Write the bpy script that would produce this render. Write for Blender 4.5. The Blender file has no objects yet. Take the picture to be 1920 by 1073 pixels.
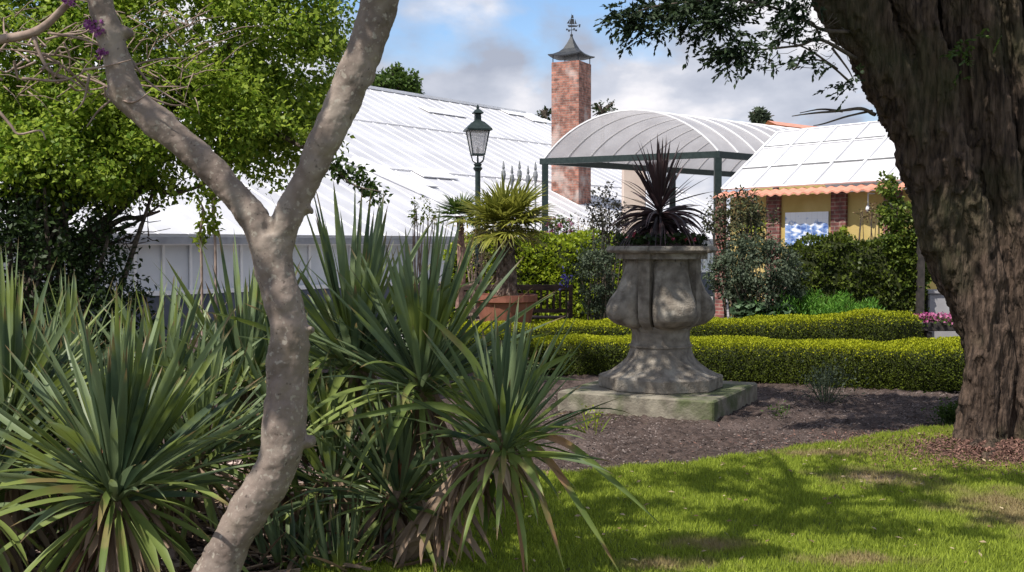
import bpy, math, random
import numpy as np
from mathutils import Vector, Matrix
rng = np.random.default_rng(7); random.seed(7)
SC = bpy.context.scene
C = SC.collection
R = math.radians

# ------------------------------------------------------------------ camera
F = 2059.0; CX, CY = 960.0, 536.5; HZ = 460.0; EYE = 1.6
PITCH = math.atan((CY-HZ)/F)
cam = bpy.data.cameras.new('camera'); cam.sensor_width = 36; cam.lens = F/1920*36
cam.clip_start = .05; cam.clip_end = 2000
cam_o = bpy.data.objects.new('camera', cam); C.objects.link(cam_o)
cam_o.location = (0, 0, EYE); cam_o.rotation_euler = (R(90)-PITCH, 0, 0)
SC.camera = cam_o
def ray(px, py):
    a, b = (px-CX)/F, (CY-py)/F
    c, s = math.cos(PITCH), math.sin(PITCH)
    return Vector((a, c+b*s, b*c-s))
def W(px, py, Y):                     # world point seen at a pixel, at depth Y
    r = ray(px, py); return Vector((0,0,EYE))+r*(Y/r.y)
def G(px, py, z=0):                   # point on the ground seen at a pixel
    r = ray(px, py); return Vector((0,0,EYE))+r*((z-EYE)/r.z)

# ------------------------------------------------------------------ world, sun, exposure
SUN_EL = 54; sh = Vector((-.74, -.67, 0)).normalized()
sdir = Vector((sh.x*math.cos(R(SUN_EL)), sh.y*math.cos(R(SUN_EL)), math.sin(R(SUN_EL))))
w = bpy.data.worlds.new('World'); SC.world = w; w.use_nodes = True
nt = w.node_tree; nt.nodes.clear()
def N(nt, t, **k):
    n = nt.nodes.new(t)
    for a, b in k.items(): setattr(n, a, b)
    return n
sky = N(nt, 'ShaderNodeTexSky', sky_type='NISHITA', sun_disc=False)
sky.sun_elevation = R(SUN_EL); sky.sun_rotation = math.atan2(sdir.x, sdir.y)
sky.air_density = 1.0; sky.dust_density = .2; sky.ozone_density = 4.0
bg1 = N(nt, 'ShaderNodeBackground'); bg1.inputs[1].default_value = .13
bg2 = N(nt, 'ShaderNodeBackground'); bg2.inputs[1].default_value = .82
tc = N(nt, 'ShaderNodeTexCoord'); mp = N(nt, 'ShaderNodeMapping')
mp.inputs['Scale'].default_value = (1, 1, 1.9); mp.inputs['Location'].default_value = (1.7, .4, .2)
n1 = N(nt, 'ShaderNodeTexNoise'); n1.inputs['Scale'].default_value = 4.6; n1.inputs['Detail'].default_value = 9; n1.inputs['Roughness'].default_value = .52; n1.inputs['Distortion'].default_value = .25
n2 = N(nt, 'ShaderNodeTexNoise'); n2.inputs['Scale'].default_value = 6.5; n2.inputs['Detail'].default_value = 8; n2.inputs['Roughness'].default_value = .5
r1 = N(nt, 'ShaderNodeValToRGB'); r1.color_ramp.elements[0].position = .41; r1.color_ramp.elements[1].position = .53
r2 = N(nt, 'ShaderNodeValToRGB')
e = r2.color_ramp.elements; e[0].position = .38; e[0].color = (.40, .44, .54, 1); e[1].position = .60; e[1].color = (.98, .95, .97, 1)
m = e.new(.5); m.color = (.60, .63, .72, 1)
mx = N(nt, 'ShaderNodeMixShader'); wo = N(nt, 'ShaderNodeOutputWorld')
L = nt.links.new
L(tc.outputs['Generated'], mp.inputs[0]); L(mp.outputs[0], n1.inputs[0]); L(mp.outputs[0], n2.inputs[0])
L(n1.outputs[0], r1.inputs[0]); L(n2.outputs[0], r2.inputs[0]); L(sky.outputs[0], bg1.inputs[0]); L(r2.outputs[0], bg2.inputs[0])
L(r1.outputs[0], mx.inputs[0]); L(bg1.outputs[0], mx.inputs[1]); L(bg2.outputs[0], mx.inputs[2]); L(mx.outputs[0], wo.inputs[0])
sl = bpy.data.lights.new('sun', 'SUN'); sl.energy = 4.2; sl.angle = R(.55); sl.color = (1, .95, .87)
so = bpy.data.objects.new('sun', sl); C.objects.link(so); so.rotation_euler = sdir.to_track_quat('Z', 'Y').to_euler(); so.location = (-10, -5, 20)
SC.view_settings.view_transform = 'Standard'; SC.view_settings.look = 'None'; SC.view_settings.gamma = 1
SC.view_settings.use_curve_mapping = False; SC.view_settings.exposure = 0.42
SC.cycles.max_bounces = 8; SC.cycles.transparent_max_bounces = 12

# ------------------------------------------------------------------ materials
MC = {}
def mat(name, c1, c2=None, scale=8, rough=.8, bump=0, bscale=None, detail=6, trans=0, island=0, lo=.35, hi=.65, c3=None, s3=1.5, t3=(.55,.62), stretch=None, spec=.3, alpha=1, metal=0, bdist=.02, tip=None, foot=None):
    if name in MC: return MC[name]
    m = bpy.data.materials.new(name); m.use_nodes = True; t = m.node_tree; t.nodes.clear(); L = t.links.new
    out = N(t, 'ShaderNodeOutputMaterial'); b = N(t, 'ShaderNodeBsdfPrincipled')
    b.inputs['Roughness'].default_value = rough; b.inputs['Specular IOR Level'].default_value = spec; b.inputs['Metallic'].default_value = metal
    co = N(t, 'ShaderNodeTexCoord'); src = co.outputs['Object']
    if stretch:
        mp = N(t, 'ShaderNodeMapping'); mp.inputs['Scale'].default_value = stretch; L(src, mp.inputs[0]); src = mp.outputs[0]
    no = N(t, 'ShaderNodeTexNoise'); no.inputs['Scale'].default_value = scale; no.inputs['Detail'].default_value = detail; L(src, no.inputs[0])
    rp = N(t, 'ShaderNodeValToRGB'); rp.color_ramp.elements[0].position = lo; rp.color_ramp.elements[1].position = hi
    rp.color_ramp.elements[0].color = (*c1, 1); rp.color_ramp.elements[1].color = (*(c2 or c1), 1)
    fac = no.outputs[0]
    if island:
        ge = N(t, 'ShaderNodeNewGeometry'); ma = N(t, 'ShaderNodeMix', data_type='FLOAT'); ma.inputs[0].default_value = island
        L(no.outputs[0], ma.inputs[2]); L(ge.outputs['Random Per Island'], ma.inputs[3]); fac = ma.outputs[0]
    L(fac, rp.inputs[0]); col = rp.outputs[0]
    if c3:
        n3 = N(t, 'ShaderNodeTexNoise'); n3.inputs['Scale'].default_value = s3; n3.inputs['Detail'].default_value = 5; L(co.outputs['Object'], n3.inputs[0])
        r3 = N(t, 'ShaderNodeValToRGB'); r3.color_ramp.elements[0].position = t3[0]; r3.color_ramp.elements[1].position = t3[1]; L(n3.outputs[0], r3.inputs[0])
        x = N(t, 'ShaderNodeMix', data_type='RGBA'); L(r3.outputs[0], x.inputs[0]); L(col, x.inputs[6]); x.inputs[7].default_value = (*c3, 1); col = x.outputs[2]
    if tip:
        for (cc_, lo_, hi_, a_, b_) in ((tip, .90, .99, 0, .9), (foot, .0, .16, .75, 0)):
            at = N(t, 'ShaderNodeAttribute', attribute_name='along'); ge2 = N(t, 'ShaderNodeNewGeometry'); am = N(t, 'ShaderNodeMath', operation='MULTIPLY_ADD'); am.inputs[1].default_value = -.12 if cc_ is tip else .1; L(ge2.outputs['Random Per Island'], am.inputs[0]); L(at.outputs['Fac'], am.inputs[2])
            am2 = N(t, 'ShaderNodeMath', operation='ADD'); L(am.outputs[0], am2.inputs[0]); am2.inputs[1].default_value = .07 if cc_ is tip else 0
            mr = N(t, 'ShaderNodeMapRange'); mr.inputs[1].default_value = lo_; mr.inputs[2].default_value = hi_; mr.inputs[3].default_value = a_; mr.inputs[4].default_value = b_; L(am2.outputs[0], mr.inputs[0])
            x = N(t, 'ShaderNodeMix', data_type='RGBA'); L(mr.outputs[0], x.inputs[0]); L(col, x.inputs[6]); x.inputs[7].default_value = (*cc_, 1); col = x.outputs[2]
    L(col, b.inputs['Base Color'])
    if bump:
        nb = N(t, 'ShaderNodeTexNoise'); nb.inputs['Scale'].default_value = bscale or scale*3; nb.inputs['Detail'].default_value = 8; L(src, nb.inputs[0])
        bp = N(t, 'ShaderNodeBump'); bp.inputs['Strength'].default_value = bump; bp.inputs['Distance'].default_value = bdist; L(nb.outputs[0], bp.inputs['Height']); L(bp.outputs[0], b.inputs['Normal'])
    sh = b.outputs[0]
    if trans:
        tr = N(t, 'ShaderNodeBsdfTranslucent'); L(col, tr.inputs[0]); mi = N(t, 'ShaderNodeMixShader'); mi.inputs[0].default_value = trans
        L(sh, mi.inputs[1]); L(tr.outputs[0], mi.inputs[2]); sh = mi.outputs[0]
    if alpha < 1:
        tp = N(t, 'ShaderNodeBsdfTransparent'); mi = N(t, 'ShaderNodeMixShader'); mi.inputs[0].default_value = alpha
        L(tp.outputs[0], mi.inputs[1]); L(sh, mi.inputs[2]); sh = mi.outputs[0]
    L(sh, out.inputs[0]); MC[name] = m; m['_'] = 1
    return m
def brick_mat(name, c1, c2, mortar, scale=1, wash=None, wt=(.5,.6), bw=.22, bh=.072):
    m = bpy.data.materials.new(name); m.use_nodes = True; t = m.node_tree; L = t.links.new; b = t.nodes['Principled BSDF']; b.inputs['Roughness'].default_value = .9
    co = N(t, 'ShaderNodeTexCoord'); br = N(t, 'ShaderNodeTexBrick'); br.inputs['Scale'].default_value = scale
    br.inputs['Brick Width'].default_value = bw; br.inputs['Row Height'].default_value = bh; br.inputs['Mortar Size'].default_value = .008
    br.inputs['Color1'].default_value = (*c1, 1); br.inputs['Color2'].default_value = (*c2, 1); br.inputs['Mortar'].default_value = (*mortar, 1)
    # uv is in metres along the wall
    L(co.outputs['UV'], br.inputs[0]); no = N(t, 'ShaderNodeTexNoise'); no.inputs['Scale'].default_value = 7; no.inputs['Detail'].default_value = 8; L(co.outputs['Object'], no.inputs[0])
    mu = N(t, 'ShaderNodeMix', data_type='RGBA', blend_type='MULTIPLY'); mu.inputs[0].default_value = .8
    rp = N(t, 'ShaderNodeValToRGB'); rp.color_ramp.elements[0].position = .36; rp.color_ramp.elements[0].color = (.38,.36,.36,1); rp.color_ramp.elements[1].position = .65; rp.color_ramp.elements[1].color = (1.25,1.2,1.15,1)
    L(no.outputs[0], rp.inputs[0]); L(br.outputs[0], mu.inputs[6]); L(rp.outputs[0], mu.inputs[7]); col = mu.outputs[2]
    if wash:
        n2 = N(t, 'ShaderNodeTexNoise'); n2.inputs['Scale'].default_value = 1.6; n2.inputs['Detail'].default_value = 8; L(co.outputs['Object'], n2.inputs[0])
        r2 = N(t, 'ShaderNodeValToRGB'); r2.color_ramp.elements[0].position = wt[0]; r2.color_ramp.elements[1].position = wt[1]; r2.color_ramp.elements[1].color = (.6,.6,.6,1); L(n2.outputs[0], r2.inputs[0])
        x = N(t, 'ShaderNodeMix', data_type='RGBA'); L(r2.outputs[0], x.inputs[0]); L(col, x.inputs[6]); x.inputs[7].default_value = (*wash, 1); col = x.outputs[2]
    L(col, b.inputs['Base Color'])
    bp = N(t, 'ShaderNodeBump'); bp.inputs['Strength'].default_value = .6; bp.inputs['Distance'].default_value = .01; bp.invert = True; L(br.outputs['Fac'], bp.inputs['Height']); L(bp.outputs[0], b.inputs['Normal'])
    return m

# ------------------------------------------------------------------ mesh helpers
def link(name, me, m, parent=None, smooth=False):
    for x in (m if isinstance(m, (list, tuple)) else [m]): me.materials.append(x)
    o = bpy.data.objects.new(name, me); C.objects.link(o)
    if parent: o.parent = parent
    if smooth: me.polygons.foreach_set('use_smooth', np.ones(len(me.polygons), bool))
    return o
def np_mesh(name, V, Fc, mi=None, along=None):          # V (n,3); Fc (m,k) one face size
    me = bpy.data.meshes.new(name); V = np.asarray(V, np.float32); Fc = np.asarray(Fc, np.int32); k = Fc.shape[1]
    me.vertices.add(len(V)); me.vertices.foreach_set('co', V.ravel())
    me.loops.add(Fc.size); me.loops.foreach_set('vertex_index', Fc.ravel())
    me.polygons.add(len(Fc)); me.polygons.foreach_set('loop_start', np.arange(0, Fc.size, k, dtype=np.int32))
    if mi is not None: me.polygons.foreach_set('material_index', np.asarray(mi, np.int32))
    me.update(calc_edges=True)
    if along:                                   # 0 at a leaf's base, 1 at its tip
        at = me.attributes.new('along', 'FLOAT', 'POINT'); t = np.repeat(np.linspace(0, 1, along+1), 3); at.data.foreach_set('value', np.tile(t, len(V)//len(t)).astype(np.float32))
    return me
class MB:
    def __init__(s): s.V = []; s.F = []
    def add(s, V, Fc):
        o = len(s.V); s.V += [tuple(v) for v in V]; s.F += [tuple(i+o for i in f) for f in Fc]
    def box(s, c, d, M=None, bev=0):
        c = Vector(c); hx, hy, hz = d[0]/2, d[1]/2, d[2]/2
        if bev:
            b = bev; P = []
            for z, i in ((-hz, b), (-hz+b, 0), (hz-b, 0), (hz, b)):
                x, y = hx-i, hy-i; P += [(-x+b,-y,z),(x-b,-y,z),(x,-y+b,z),(x,y-b,z),(x-b,y,z),(-x+b,y,z),(-x,y-b,z),(-x,-y+b,z)]
            Fc = [tuple(reversed(range(8))), tuple(range(24, 32))]
            for k in range(3):
                for j in range(8): Fc.append((k*8+j, k*8+(j+1)%8, k*8+8+(j+1)%8, k*8+8+j))
        else:
            P = [(-hx,-hy,-hz),(hx,-hy,-hz),(hx,hy,-hz),(-hx,hy,-hz),(-hx,-hy,hz),(hx,-hy,hz),(hx,hy,hz),(-hx,hy,hz)]
            Fc = [(3,2,1,0),(4,5,6,7),(0,1,5,4),(1,2,6,5),(2,3,7,6),(3,0,4,7)]
        P = [Vector(p) for p in P]
        if M is not None: P = [M @ p for p in P]
        s.add([p+c for p in P], Fc)
    def bar(s, a, b, wd, ht, up=(0,0,1)):    # box beam from a to b
        a, b = Vector(a), Vector(b); d = (b-a); l = d.length; y = d.normalized(); x = y.cross(Vector(up)).normalized(); z = x.cross(y)
        M = Matrix((x, y, z)).transposed(); s.box((a+b)/2, (wd, l, ht), M)
    def tube(s, pts, rad, n=8, close=True, jit=0):
        pts = [Vector(p) for p in pts]; rings = []; x = None
        for i, p in enumerate(pts):
            d = (pts[min(i+1, len(pts)-1)]-pts[max(i-1, 0)]).normalized()
            if x is None: x = d.orthogonal().normalized()
            else: x = (x-d*x.dot(d)).normalized()
            y = d.cross(x); r = rad[i] if hasattr(rad, '__len__') else rad
            rings.append([p+(x*math.cos(a)+y*math.sin(a))*r*(1+random.uniform(-jit, jit)) for a in (2*math.pi*k/n for k in range(n))])
        V = [v for rg in rings for v in rg]; Fc = []
        for i in range(len(pts)-1):
            for k in range(n): Fc.append((i*n+k, i*n+(k+1)%n, (i+1)*n+(k+1)%n, (i+1)*n+k))
        if close: Fc += [tuple(reversed(range(n))), tuple(range((len(pts)-1)*n, len(pts)*n))]
        s.add(V, Fc)
    def lathe(s, prof, c, n=24, rot=0):      # prof [(r,z)]
        c = Vector(c); V = []; Fc = []
        for r, z in prof:
            for k in range(n): a = rot+2*math.pi*k/n; V.append(c+Vector((r*math.cos(a), r*math.sin(a), z)))
        for i in range(len(prof)-1):
            for k in range(n): Fc.append((i*n+k, i*n+(k+1)%n, (i+1)*n+(k+1)%n, (i+1)*n+k))
        Fc += [tuple(reversed(range(n))), tuple(range((len(prof)-1)*n, len(prof)*n))]
        s.add(V, Fc)
    def build(s, name, m, parent=None, smooth=False):
        me = bpy.data.meshes.new(name); me.from_pydata(s.V, [], s.F); me.update()
        return link(name, me, m, parent, smooth)
def spline(pts, rad, sub=6):
    P = [Vector(p) for p in pts]; P = [P[0]*2-P[1]]+P+[P[-1]*2-P[-2]]; r = [rad[0]]+list(rad)+[rad[-1]]; o, q = [], []
    for i in range(1, len(P)-2):
        for k in range(sub):
            t = k/sub; a, b, c, d = P[i-1], P[i], P[i+1], P[i+2]
            o.append(.5*((2*b)+(c-a)*t+(2*a-5*b+4*c-d)*t*t+(3*b-a-3*c+d)*t**3)); q.append(r[i]*(1-t)+r[i+1]*t)
    o.append(P[-2]); q.append(r[-2]); return o, q
def tag(o, label=None, cat=None, group=None, kind=None):
    if label: o['label'] = label
    if cat: o['category'] = cat
    if group: o['group'] = group
    if kind: o['kind'] = kind
    return o
GR = {'tall_hedge': 'tall leafy hedges', 'fan_palm': 'fan palms by the bench', 'grey_shrub': 'grey-green shrubs', 'rose_bush': 'rose bushes round the urn', 'lime_shrub': 'lime yellow shrubs', 'straggly_shrub': 'straggly thin shrubs', 'distant_tree': 'distant tree tops', 'weed': 'small weeds in the soil', 'climbing_shoot': 'pale shoots against the glasshouse'}
def thing(name, label, cat, loc=(0,0,0), group=None):   # parts are built in world space, then re-expressed
    o = bpy.data.objects.new(name, None); C.objects.link(o); o.location = loc; o.empty_display_size = .2
    o['label'] = label; o['category'] = cat
    group = group or GR.get(name)
    if group: o['group'] = group
    return o
def put(o, root):                            # parent a world-space mesh without moving it
    o.parent = root
    off = Vector(root.location); p = root.parent
    while p: off += Vector(p.location); p = p.parent
    me = o.data
    if me.users == 1 and not me.get('shifted'):
        me.transform(Matrix.Translation(-off)); me['shifted'] = 1
    return o

from mathutils import noise as mnoise
def carve(o, fn):                            # apply the modifiers, then push every vertex along its normal by fn(co)
    dg = bpy.context.evaluated_depsgraph_get(); dg.update(); me = bpy.data.meshes.new_from_object(o.evaluated_get(dg)); o.modifiers.clear(); old = o.data; me.name = old.name; o.data = me
    n = len(me.vertices); co = np.empty(n*3, np.float32); me.vertices.foreach_get('co', co); co = co.reshape(-1, 3); nr = np.empty(n*3, np.float32); me.vertices.foreach_get('normal', nr); nr = nr.reshape(-1, 3)
    d = np.array([fn(c) for c in co.tolist()]); co = co+nr*d[:, None]; me.vertices.foreach_set('co', co.astype(np.float32).ravel()); me.polygons.foreach_set('use_smooth', np.ones(len(me.polygons), bool)); me.update(); me['shifted'] = 1
def unit(v): return v/np.maximum(np.linalg.norm(v, axis=1, keepdims=True), 1e-9)
def rdir(n): return unit(rng.normal(size=(n, 3)))
def leaf_quads(P, D, Nn, Ln, Wd, fold=.25):  # a folded diamond per leaf: base, side, tip, side
    n = len(P); D = unit(D); S = unit(np.cross(D, Nn)); Up = np.cross(S, D)
    Ln = np.broadcast_to(Ln, n)[:, None]; Wd = np.broadcast_to(Wd, n)[:, None]
    V = np.empty((n, 4, 3)); V[:, 0] = P; mid = P+D*Ln*.45
    V[:, 1] = mid+S*Wd*.5+Up*Wd*fold; V[:, 2] = P+D*Ln; V[:, 3] = mid-S*Wd*.5+Up*Wd*fold
    Fc = np.arange(n*4).reshape(n, 4); return V.reshape(-1, 3), Fc
def leaf_mesh(name, P, D, Nn, Ln, Wd, m, parent=None, fold=.25):
    V, Fc = leaf_quads(P, D, Nn, Ln, Wd, fold); return link(name, np_mesh(name, V, Fc), m, parent)
def ellip(c, r, n, shell=.55):
    d = rdir(n); k = rng.uniform(shell**3, 1, n)**(1/3); return np.array(c)+d*k[:, None]*np.array(r), d
def clumps(c, r, nc, per, cr, shell=.5, flat=.6):       # leaf positions in clumps through an ellipsoid
    cc, cd = ellip(c, r, nc, shell); sz = cr*rng.uniform(.5, 1.4, nc)
    P = np.repeat(cc, per, 0)+rdir(nc*per)*(rng.uniform(0, 1, (nc*per, 1))**.5)*np.repeat(sz, per)[:, None]*np.array([1, 1, flat])
    O = np.repeat(cd, per, 0); return P, O, cc
def crown(name, blobs, m, parent, size=.07, asp=.55):
    Ps, Os, Cs = [], [], []
    for b in blobs: P, O, cc = clumps(*b); Ps.append(P); Os.append(O); Cs.append(cc)
    P = np.concatenate(Ps); O = np.concatenate(Os); n = len(P)
    D = unit(O*.6+rdir(n)+np.array([0, 0, -.25])); Nn = rdir(n)+np.array([0, 0, 1.1])+O*.5
    s = size*rng.uniform(.6, 1.3, n)
    o = leaf_mesh(name, P, D, Nn, s, s*asp, m); put(o, parent) if parent else None
    return o, np.concatenate(Cs)

# ------------------------------------------------------------------ palette
M_leaf_bright = mat('leaf_bright', (.10, .19, .014), (.40, .50, .065), 1.1, .5, trans=.48, island=.55, lo=.25, hi=.75)
M_leaf_lime = mat('leaf_lime', (.13, .20, .012), (.38, .45, .03), 1.5, .5, trans=.4, island=.6, lo=.2, hi=.8)
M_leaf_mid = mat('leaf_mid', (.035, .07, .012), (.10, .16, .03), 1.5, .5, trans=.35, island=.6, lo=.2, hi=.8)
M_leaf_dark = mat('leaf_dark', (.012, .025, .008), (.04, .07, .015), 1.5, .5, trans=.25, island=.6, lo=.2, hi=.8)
M_leaf_grey = mat('leaf_grey', (.04, .06, .035), (.12, .15, .09), 2, .6, trans=.25, island=.6, lo=.2, hi=.8)
M_box = mat('box_leaf', (.20, .24, .012), (.48, .50, .022), 2.2, .6, trans=.3, island=.45, lo=.15, hi=.8, spec=.15)  # box hedge tops: sunlight put into the leaf colour
M_box_shade = mat('box_shade_leaf', (.028, .045, .006), (.11, .14, .014), 2.2, .6, trans=.25, island=.6, lo=.1, hi=.85, spec=.15)  # box hedge sides: the same leaf with shade put into the colour
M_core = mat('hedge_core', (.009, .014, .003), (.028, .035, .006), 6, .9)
M_conifer = mat('conifer_leaf', (.01, .022, .01), (.035, .06, .02), 2, .6, trans=.15, island=.6, lo=.2, hi=.8)
M_yucca = mat('yucca_leaf', (.045, .08, .045), (.25, .32, .155), 2.2, .45, trans=.36, island=.8, lo=.1, hi=.9, spec=.45, tip=(.26, .17, .08), foot=(.30, .32, .10), c3=(.20, .25, .055), s3=2.6, t3=(.50, .60))
M_yucca_old = mat('yucca_old_leaf', (.09, .14, .035), (.27, .33, .09), 2.5, .5, trans=.35, island=.7, lo=.1, hi=.9, tip=(.30, .19, .10), foot=(.32, .30, .12), c3=(.27, .22, .09), s3=3, t3=(.56, .64))
M_dead = mat('dead_leaf', (.12, .07, .045), (.42, .31, .22), 9, .85, trans=.15, island=.7, lo=.2, hi=.8)
M_twig = mat('twig_bark', (.05, .04, .033), (.14, .11, .085), 20, .9)
M_twig_pale = mat('twig_pale', (.20, .14, .11), (.36, .27, .22), 20, .9)
M_pink = mat('pink_petal', (.38, .06, .20), (.58, .20, .36), 20, .6, trans=.3, island=.8)
M_magenta = mat('magenta_petal', (.25, .06, .24), (.42, .17, .38), 20, .6, trans=.3, island=.8)
M_blue = mat('iris_petal', (.15, .12, .5), (.35, .32, .75), 20, .6, trans=.3, island=.8)
M_green_paint = mat('green_paint', (.016, .027, .026), (.028, .042, .04), 15, .45)
M_lead = mat('lead_grey', (.025, .028, .032), (.045, .048, .053), 9, .5)
M_white = mat('white_paint', (.75, .74, .75), (.82, .81, .82), 6, .6)
M_roofglass = mat('whitewashed_glass', (.58, .575, .60), (.76, .755, .78), .7, .35, stretch=(1, 1, 1), trans=.15)
M_wallglass = mat('frosted_glass', (.50, .53, .58), (.68, .70, .74), .8, .3, spec=.5)
M_poly = mat('polycarbonate', (.55, .53, .54), (.65, .63, .64), 2, .25, trans=.4, alpha=.95)
M_stone = mat('urn_stone', (.145, .123, .10), (.33, .29, .24), 11, .95, bump=.9, bscale=55, lo=.33, hi=.68, c3=(.42, .38, .32), s3=4.5, t3=(.56, .72), bdist=.012)
M_stone_slab = mat('slab_stone', (.16, .14, .11), (.30, .27, .21), 7, .95, bump=.8, bscale=40, c3=(.085, .10, .045), s3=2.5, t3=(.48, .62), bdist=.012)
M_wood = mat('bench_wood', (.045, .03, .026), (.12, .075, .06), 18, .8, stretch=(.3, 1, 1))
M_terra = mat('terracotta', (.20, .075, .05), (.30, .12, .08), 6, .8, bump=.2)
M_ochre = mat('ochre_render', (.45, .33, .11), (.55, .42, .17), 2, .9, bump=.2, bscale=40)
M_dark = mat('dark_post', (.03, .027, .025), (.06, .05, .045), 12, .8)

# ------------------------------------------------------------------ ground
def mound(x, y):                            # the low rise at the foot of the cypress
    d = ((x-4.35)/1.5)**2+((y-8.7)/.9)**2
    return .07*np.exp(-d)
bed_edge = [G(*p) for p in ((1790,792),(1700,822),(1500,846),(1300,872),(1130,886),(1045,892),(990,900))]
def grid_sheet(name, x0, x1, y0, y1, nx, ny, zf, m, inside=None):
    X, Y = np.meshgrid(np.linspace(x0, x1, nx), np.linspace(y0, y1, ny)); Z = zf(X, Y)
    V = np.stack([X, Y, Z], -1).reshape(-1, 3); i = np.arange(nx*ny).reshape(ny, nx)
    Fc = np.stack([i[:-1, :-1], i[:-1, 1:], i[1:, 1:], i[1:, :-1]], -1).reshape(-1, 4)
    if inside is not None:
        c = V[Fc].mean(1); Fc = Fc[inside(c[:, 0], c[:, 1])]
    return link(name, np_mesh(name, V, Fc), m, smooth=True)
ex = np.array([p.x for p in bed_edge][::-1]); ey = np.array([p.y for p in bed_edge][::-1])
def edge_y(x):                              # far edge of the lawn at a given x
    return np.where(x < ex[0], ey[0]-(ex[0]-x)*.25, np.interp(x, ex, ey, right=ey[-1]+.25))+.035*np.sin(x*9)+.02*np.sin(x*23+1)
def left_edge(y):                           # left edge of the lawn against the yucca bed
    return -.95+.12*np.sin(y*2.3)+(y-5.4)*.12
def in_lawn(x, y): return (y < edge_y(x)) & (x > left_edge(y))
M_ground = mat('garden_soil', (.04, .027, .022), (.12, .085, .072), 14, .98, bump=1, bscale=50, c3=(.125, .092, .08), s3=.9, t3=(.52, .66), lo=.35, hi=.7, bdist=.03)
g = grid_sheet('ground', -90, 110, -20, 260, 60, 80, lambda X, Y: X*0-.03, mat('far_ground', (.07, .09, .03), (.13, .13, .06), .5, .95)); tag(g, kind='structure')
g = grid_sheet('soil_bed', -7, 9.5, 2, 18.5, 330, 330, lambda X, Y: .012*np.sin(X*5.1+Y*2)*np.sin(Y*4.3)+.012*rng.normal(size=X.shape)+mound(X, Y)*.95-.004, M_ground); tag(g, kind='structure')
M_path = mat('paving', (.22, .21, .21), (.32, .30, .30), 5, .9)
g = grid_sheet('path', -20, 26, 18.5, 34, 4, 4, lambda X, Y: X*0+.01, M_path); tag(g, kind='structure')
# lawn with dry patches
def lawn_mat(name, blades):
    m = bpy.data.materials.new(name); m.use_nodes = True; t = m.node_tree; L = t.links.new; b = t.nodes['Principled BSDF']; b.inputs['Roughness'].default_value = .7; b.inputs['Specular IOR Level'].default_value = .2
    ge = N(t, 'ShaderNodeNewGeometry'); no = N(t, 'ShaderNodeTexNoise'); no.inputs['Scale'].default_value = 2.3; no.inputs['Detail'].default_value = 6; L(ge.outputs['Position'], no.inputs[0])
    mi = N(t, 'ShaderNodeMix', data_type='FLOAT'); mi.inputs[0].default_value = .55 if blades else .2; L(no.outputs[0], mi.inputs[2])
    if blades: L(ge.outputs['Random Per Island'], mi.inputs[3])
    else:
        nf = N(t, 'ShaderNodeTexNoise'); nf.inputs['Scale'].default_value = 60; L(ge.outputs['Position'], nf.inputs[0]); L(nf.outputs[0], mi.inputs[3])
    rp = N(t, 'ShaderNodeValToRGB'); e = rp.color_ramp.elements; e[0].position = .2; e[1].position = .8
    e[0].color = (.15, .20, .02, 1) if blades else (.05, .075, .015, 1); e[1].color = (.40, .48, .06, 1) if blades else (.13, .16, .03, 1); L(mi.outputs[0], rp.inputs[0])
    # dry straw: distance to a few worn places, broken up with noise
    last = None
    n4 = N(t, 'ShaderNodeTexNoise'); n4.inputs['Scale'].default_value = 5; n4.inputs['Detail'].default_value = 5; L(ge.outputs['Position'], n4.inputs[0])
    for (px, py, rx, ry) in ((1650,905,.38,.28),(1905,965,.42,.6),(1330,1030,.22,.14),(1600,1060,.3,.12),(1560,860,.5,.12),(1240,1070,.3,.12)):
        p = G(px, py); mp = N(t, 'ShaderNodeMapping', vector_type='POINT'); mp.inputs['Location'].default_value = (-p.x/rx, -p.y/ry, 0); mp.inputs['Scale'].default_value = (1/rx, 1/ry, 0)
        L(ge.outputs['Position'], mp.inputs[0]); ln = N(t, 'ShaderNodeVectorMath', operation='LENGTH'); L(mp.outputs[0], ln.inputs[0])
        if last is None: last = ln.outputs['Value']
        else:
            mn = N(t, 'ShaderNodeMath', operation='MINIMUM'); L(last, mn.inputs[0]); L(ln.outputs['Value'], mn.inputs[1]); last = mn.outputs[0]
    ad = N(t, 'ShaderNodeMath', operation='MULTIPLY_ADD'); L(n4.outputs[0], ad.inputs[0]); ad.inputs[1].default_value = 2.2; L(last, ad.inputs[2])
    r5 = N(t, 'ShaderNodeMapRange'); r5.inputs[1].default_value = 1.5; r5.inputs[2].default_value = 2.3; r5.inputs[3].default_value = .85; r5.inputs[4].default_value = 0; L(ad.outputs[0], r5.inputs[0])
    x = N(t, 'ShaderNodeMix', data_type='RGBA'); L(r5.outputs[0], x.inputs[0]); L(rp.outputs[0], x.inputs[6]); x.inputs[7].default_value = (.36, .27, .15, 1) if blades else (.25, .17, .11, 1)
    L(x.outputs[2], b.inputs['Base Color'])
    if blades:
        tr = N(t, 'ShaderNodeBsdfTranslucent'); L(x.outputs[2], tr.inputs[0]); ms = N(t, 'ShaderNodeMixShader'); ms.inputs[0].default_value = .35
        L(b.outputs[0], ms.inputs[1]); L(tr.outputs[0], ms.inputs[2]); L(ms.outputs[0], t.nodes['Material Output'].inputs[0])
    return m
lawn = grid_sheet('lawn', -1.6, 8, 3.0, 9.3, 260, 190, lambda X, Y: .022+mound(X, Y)+X*0, lawn_mat('turf', False), in_lawn); tag(lawn, kind='structure')
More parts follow.
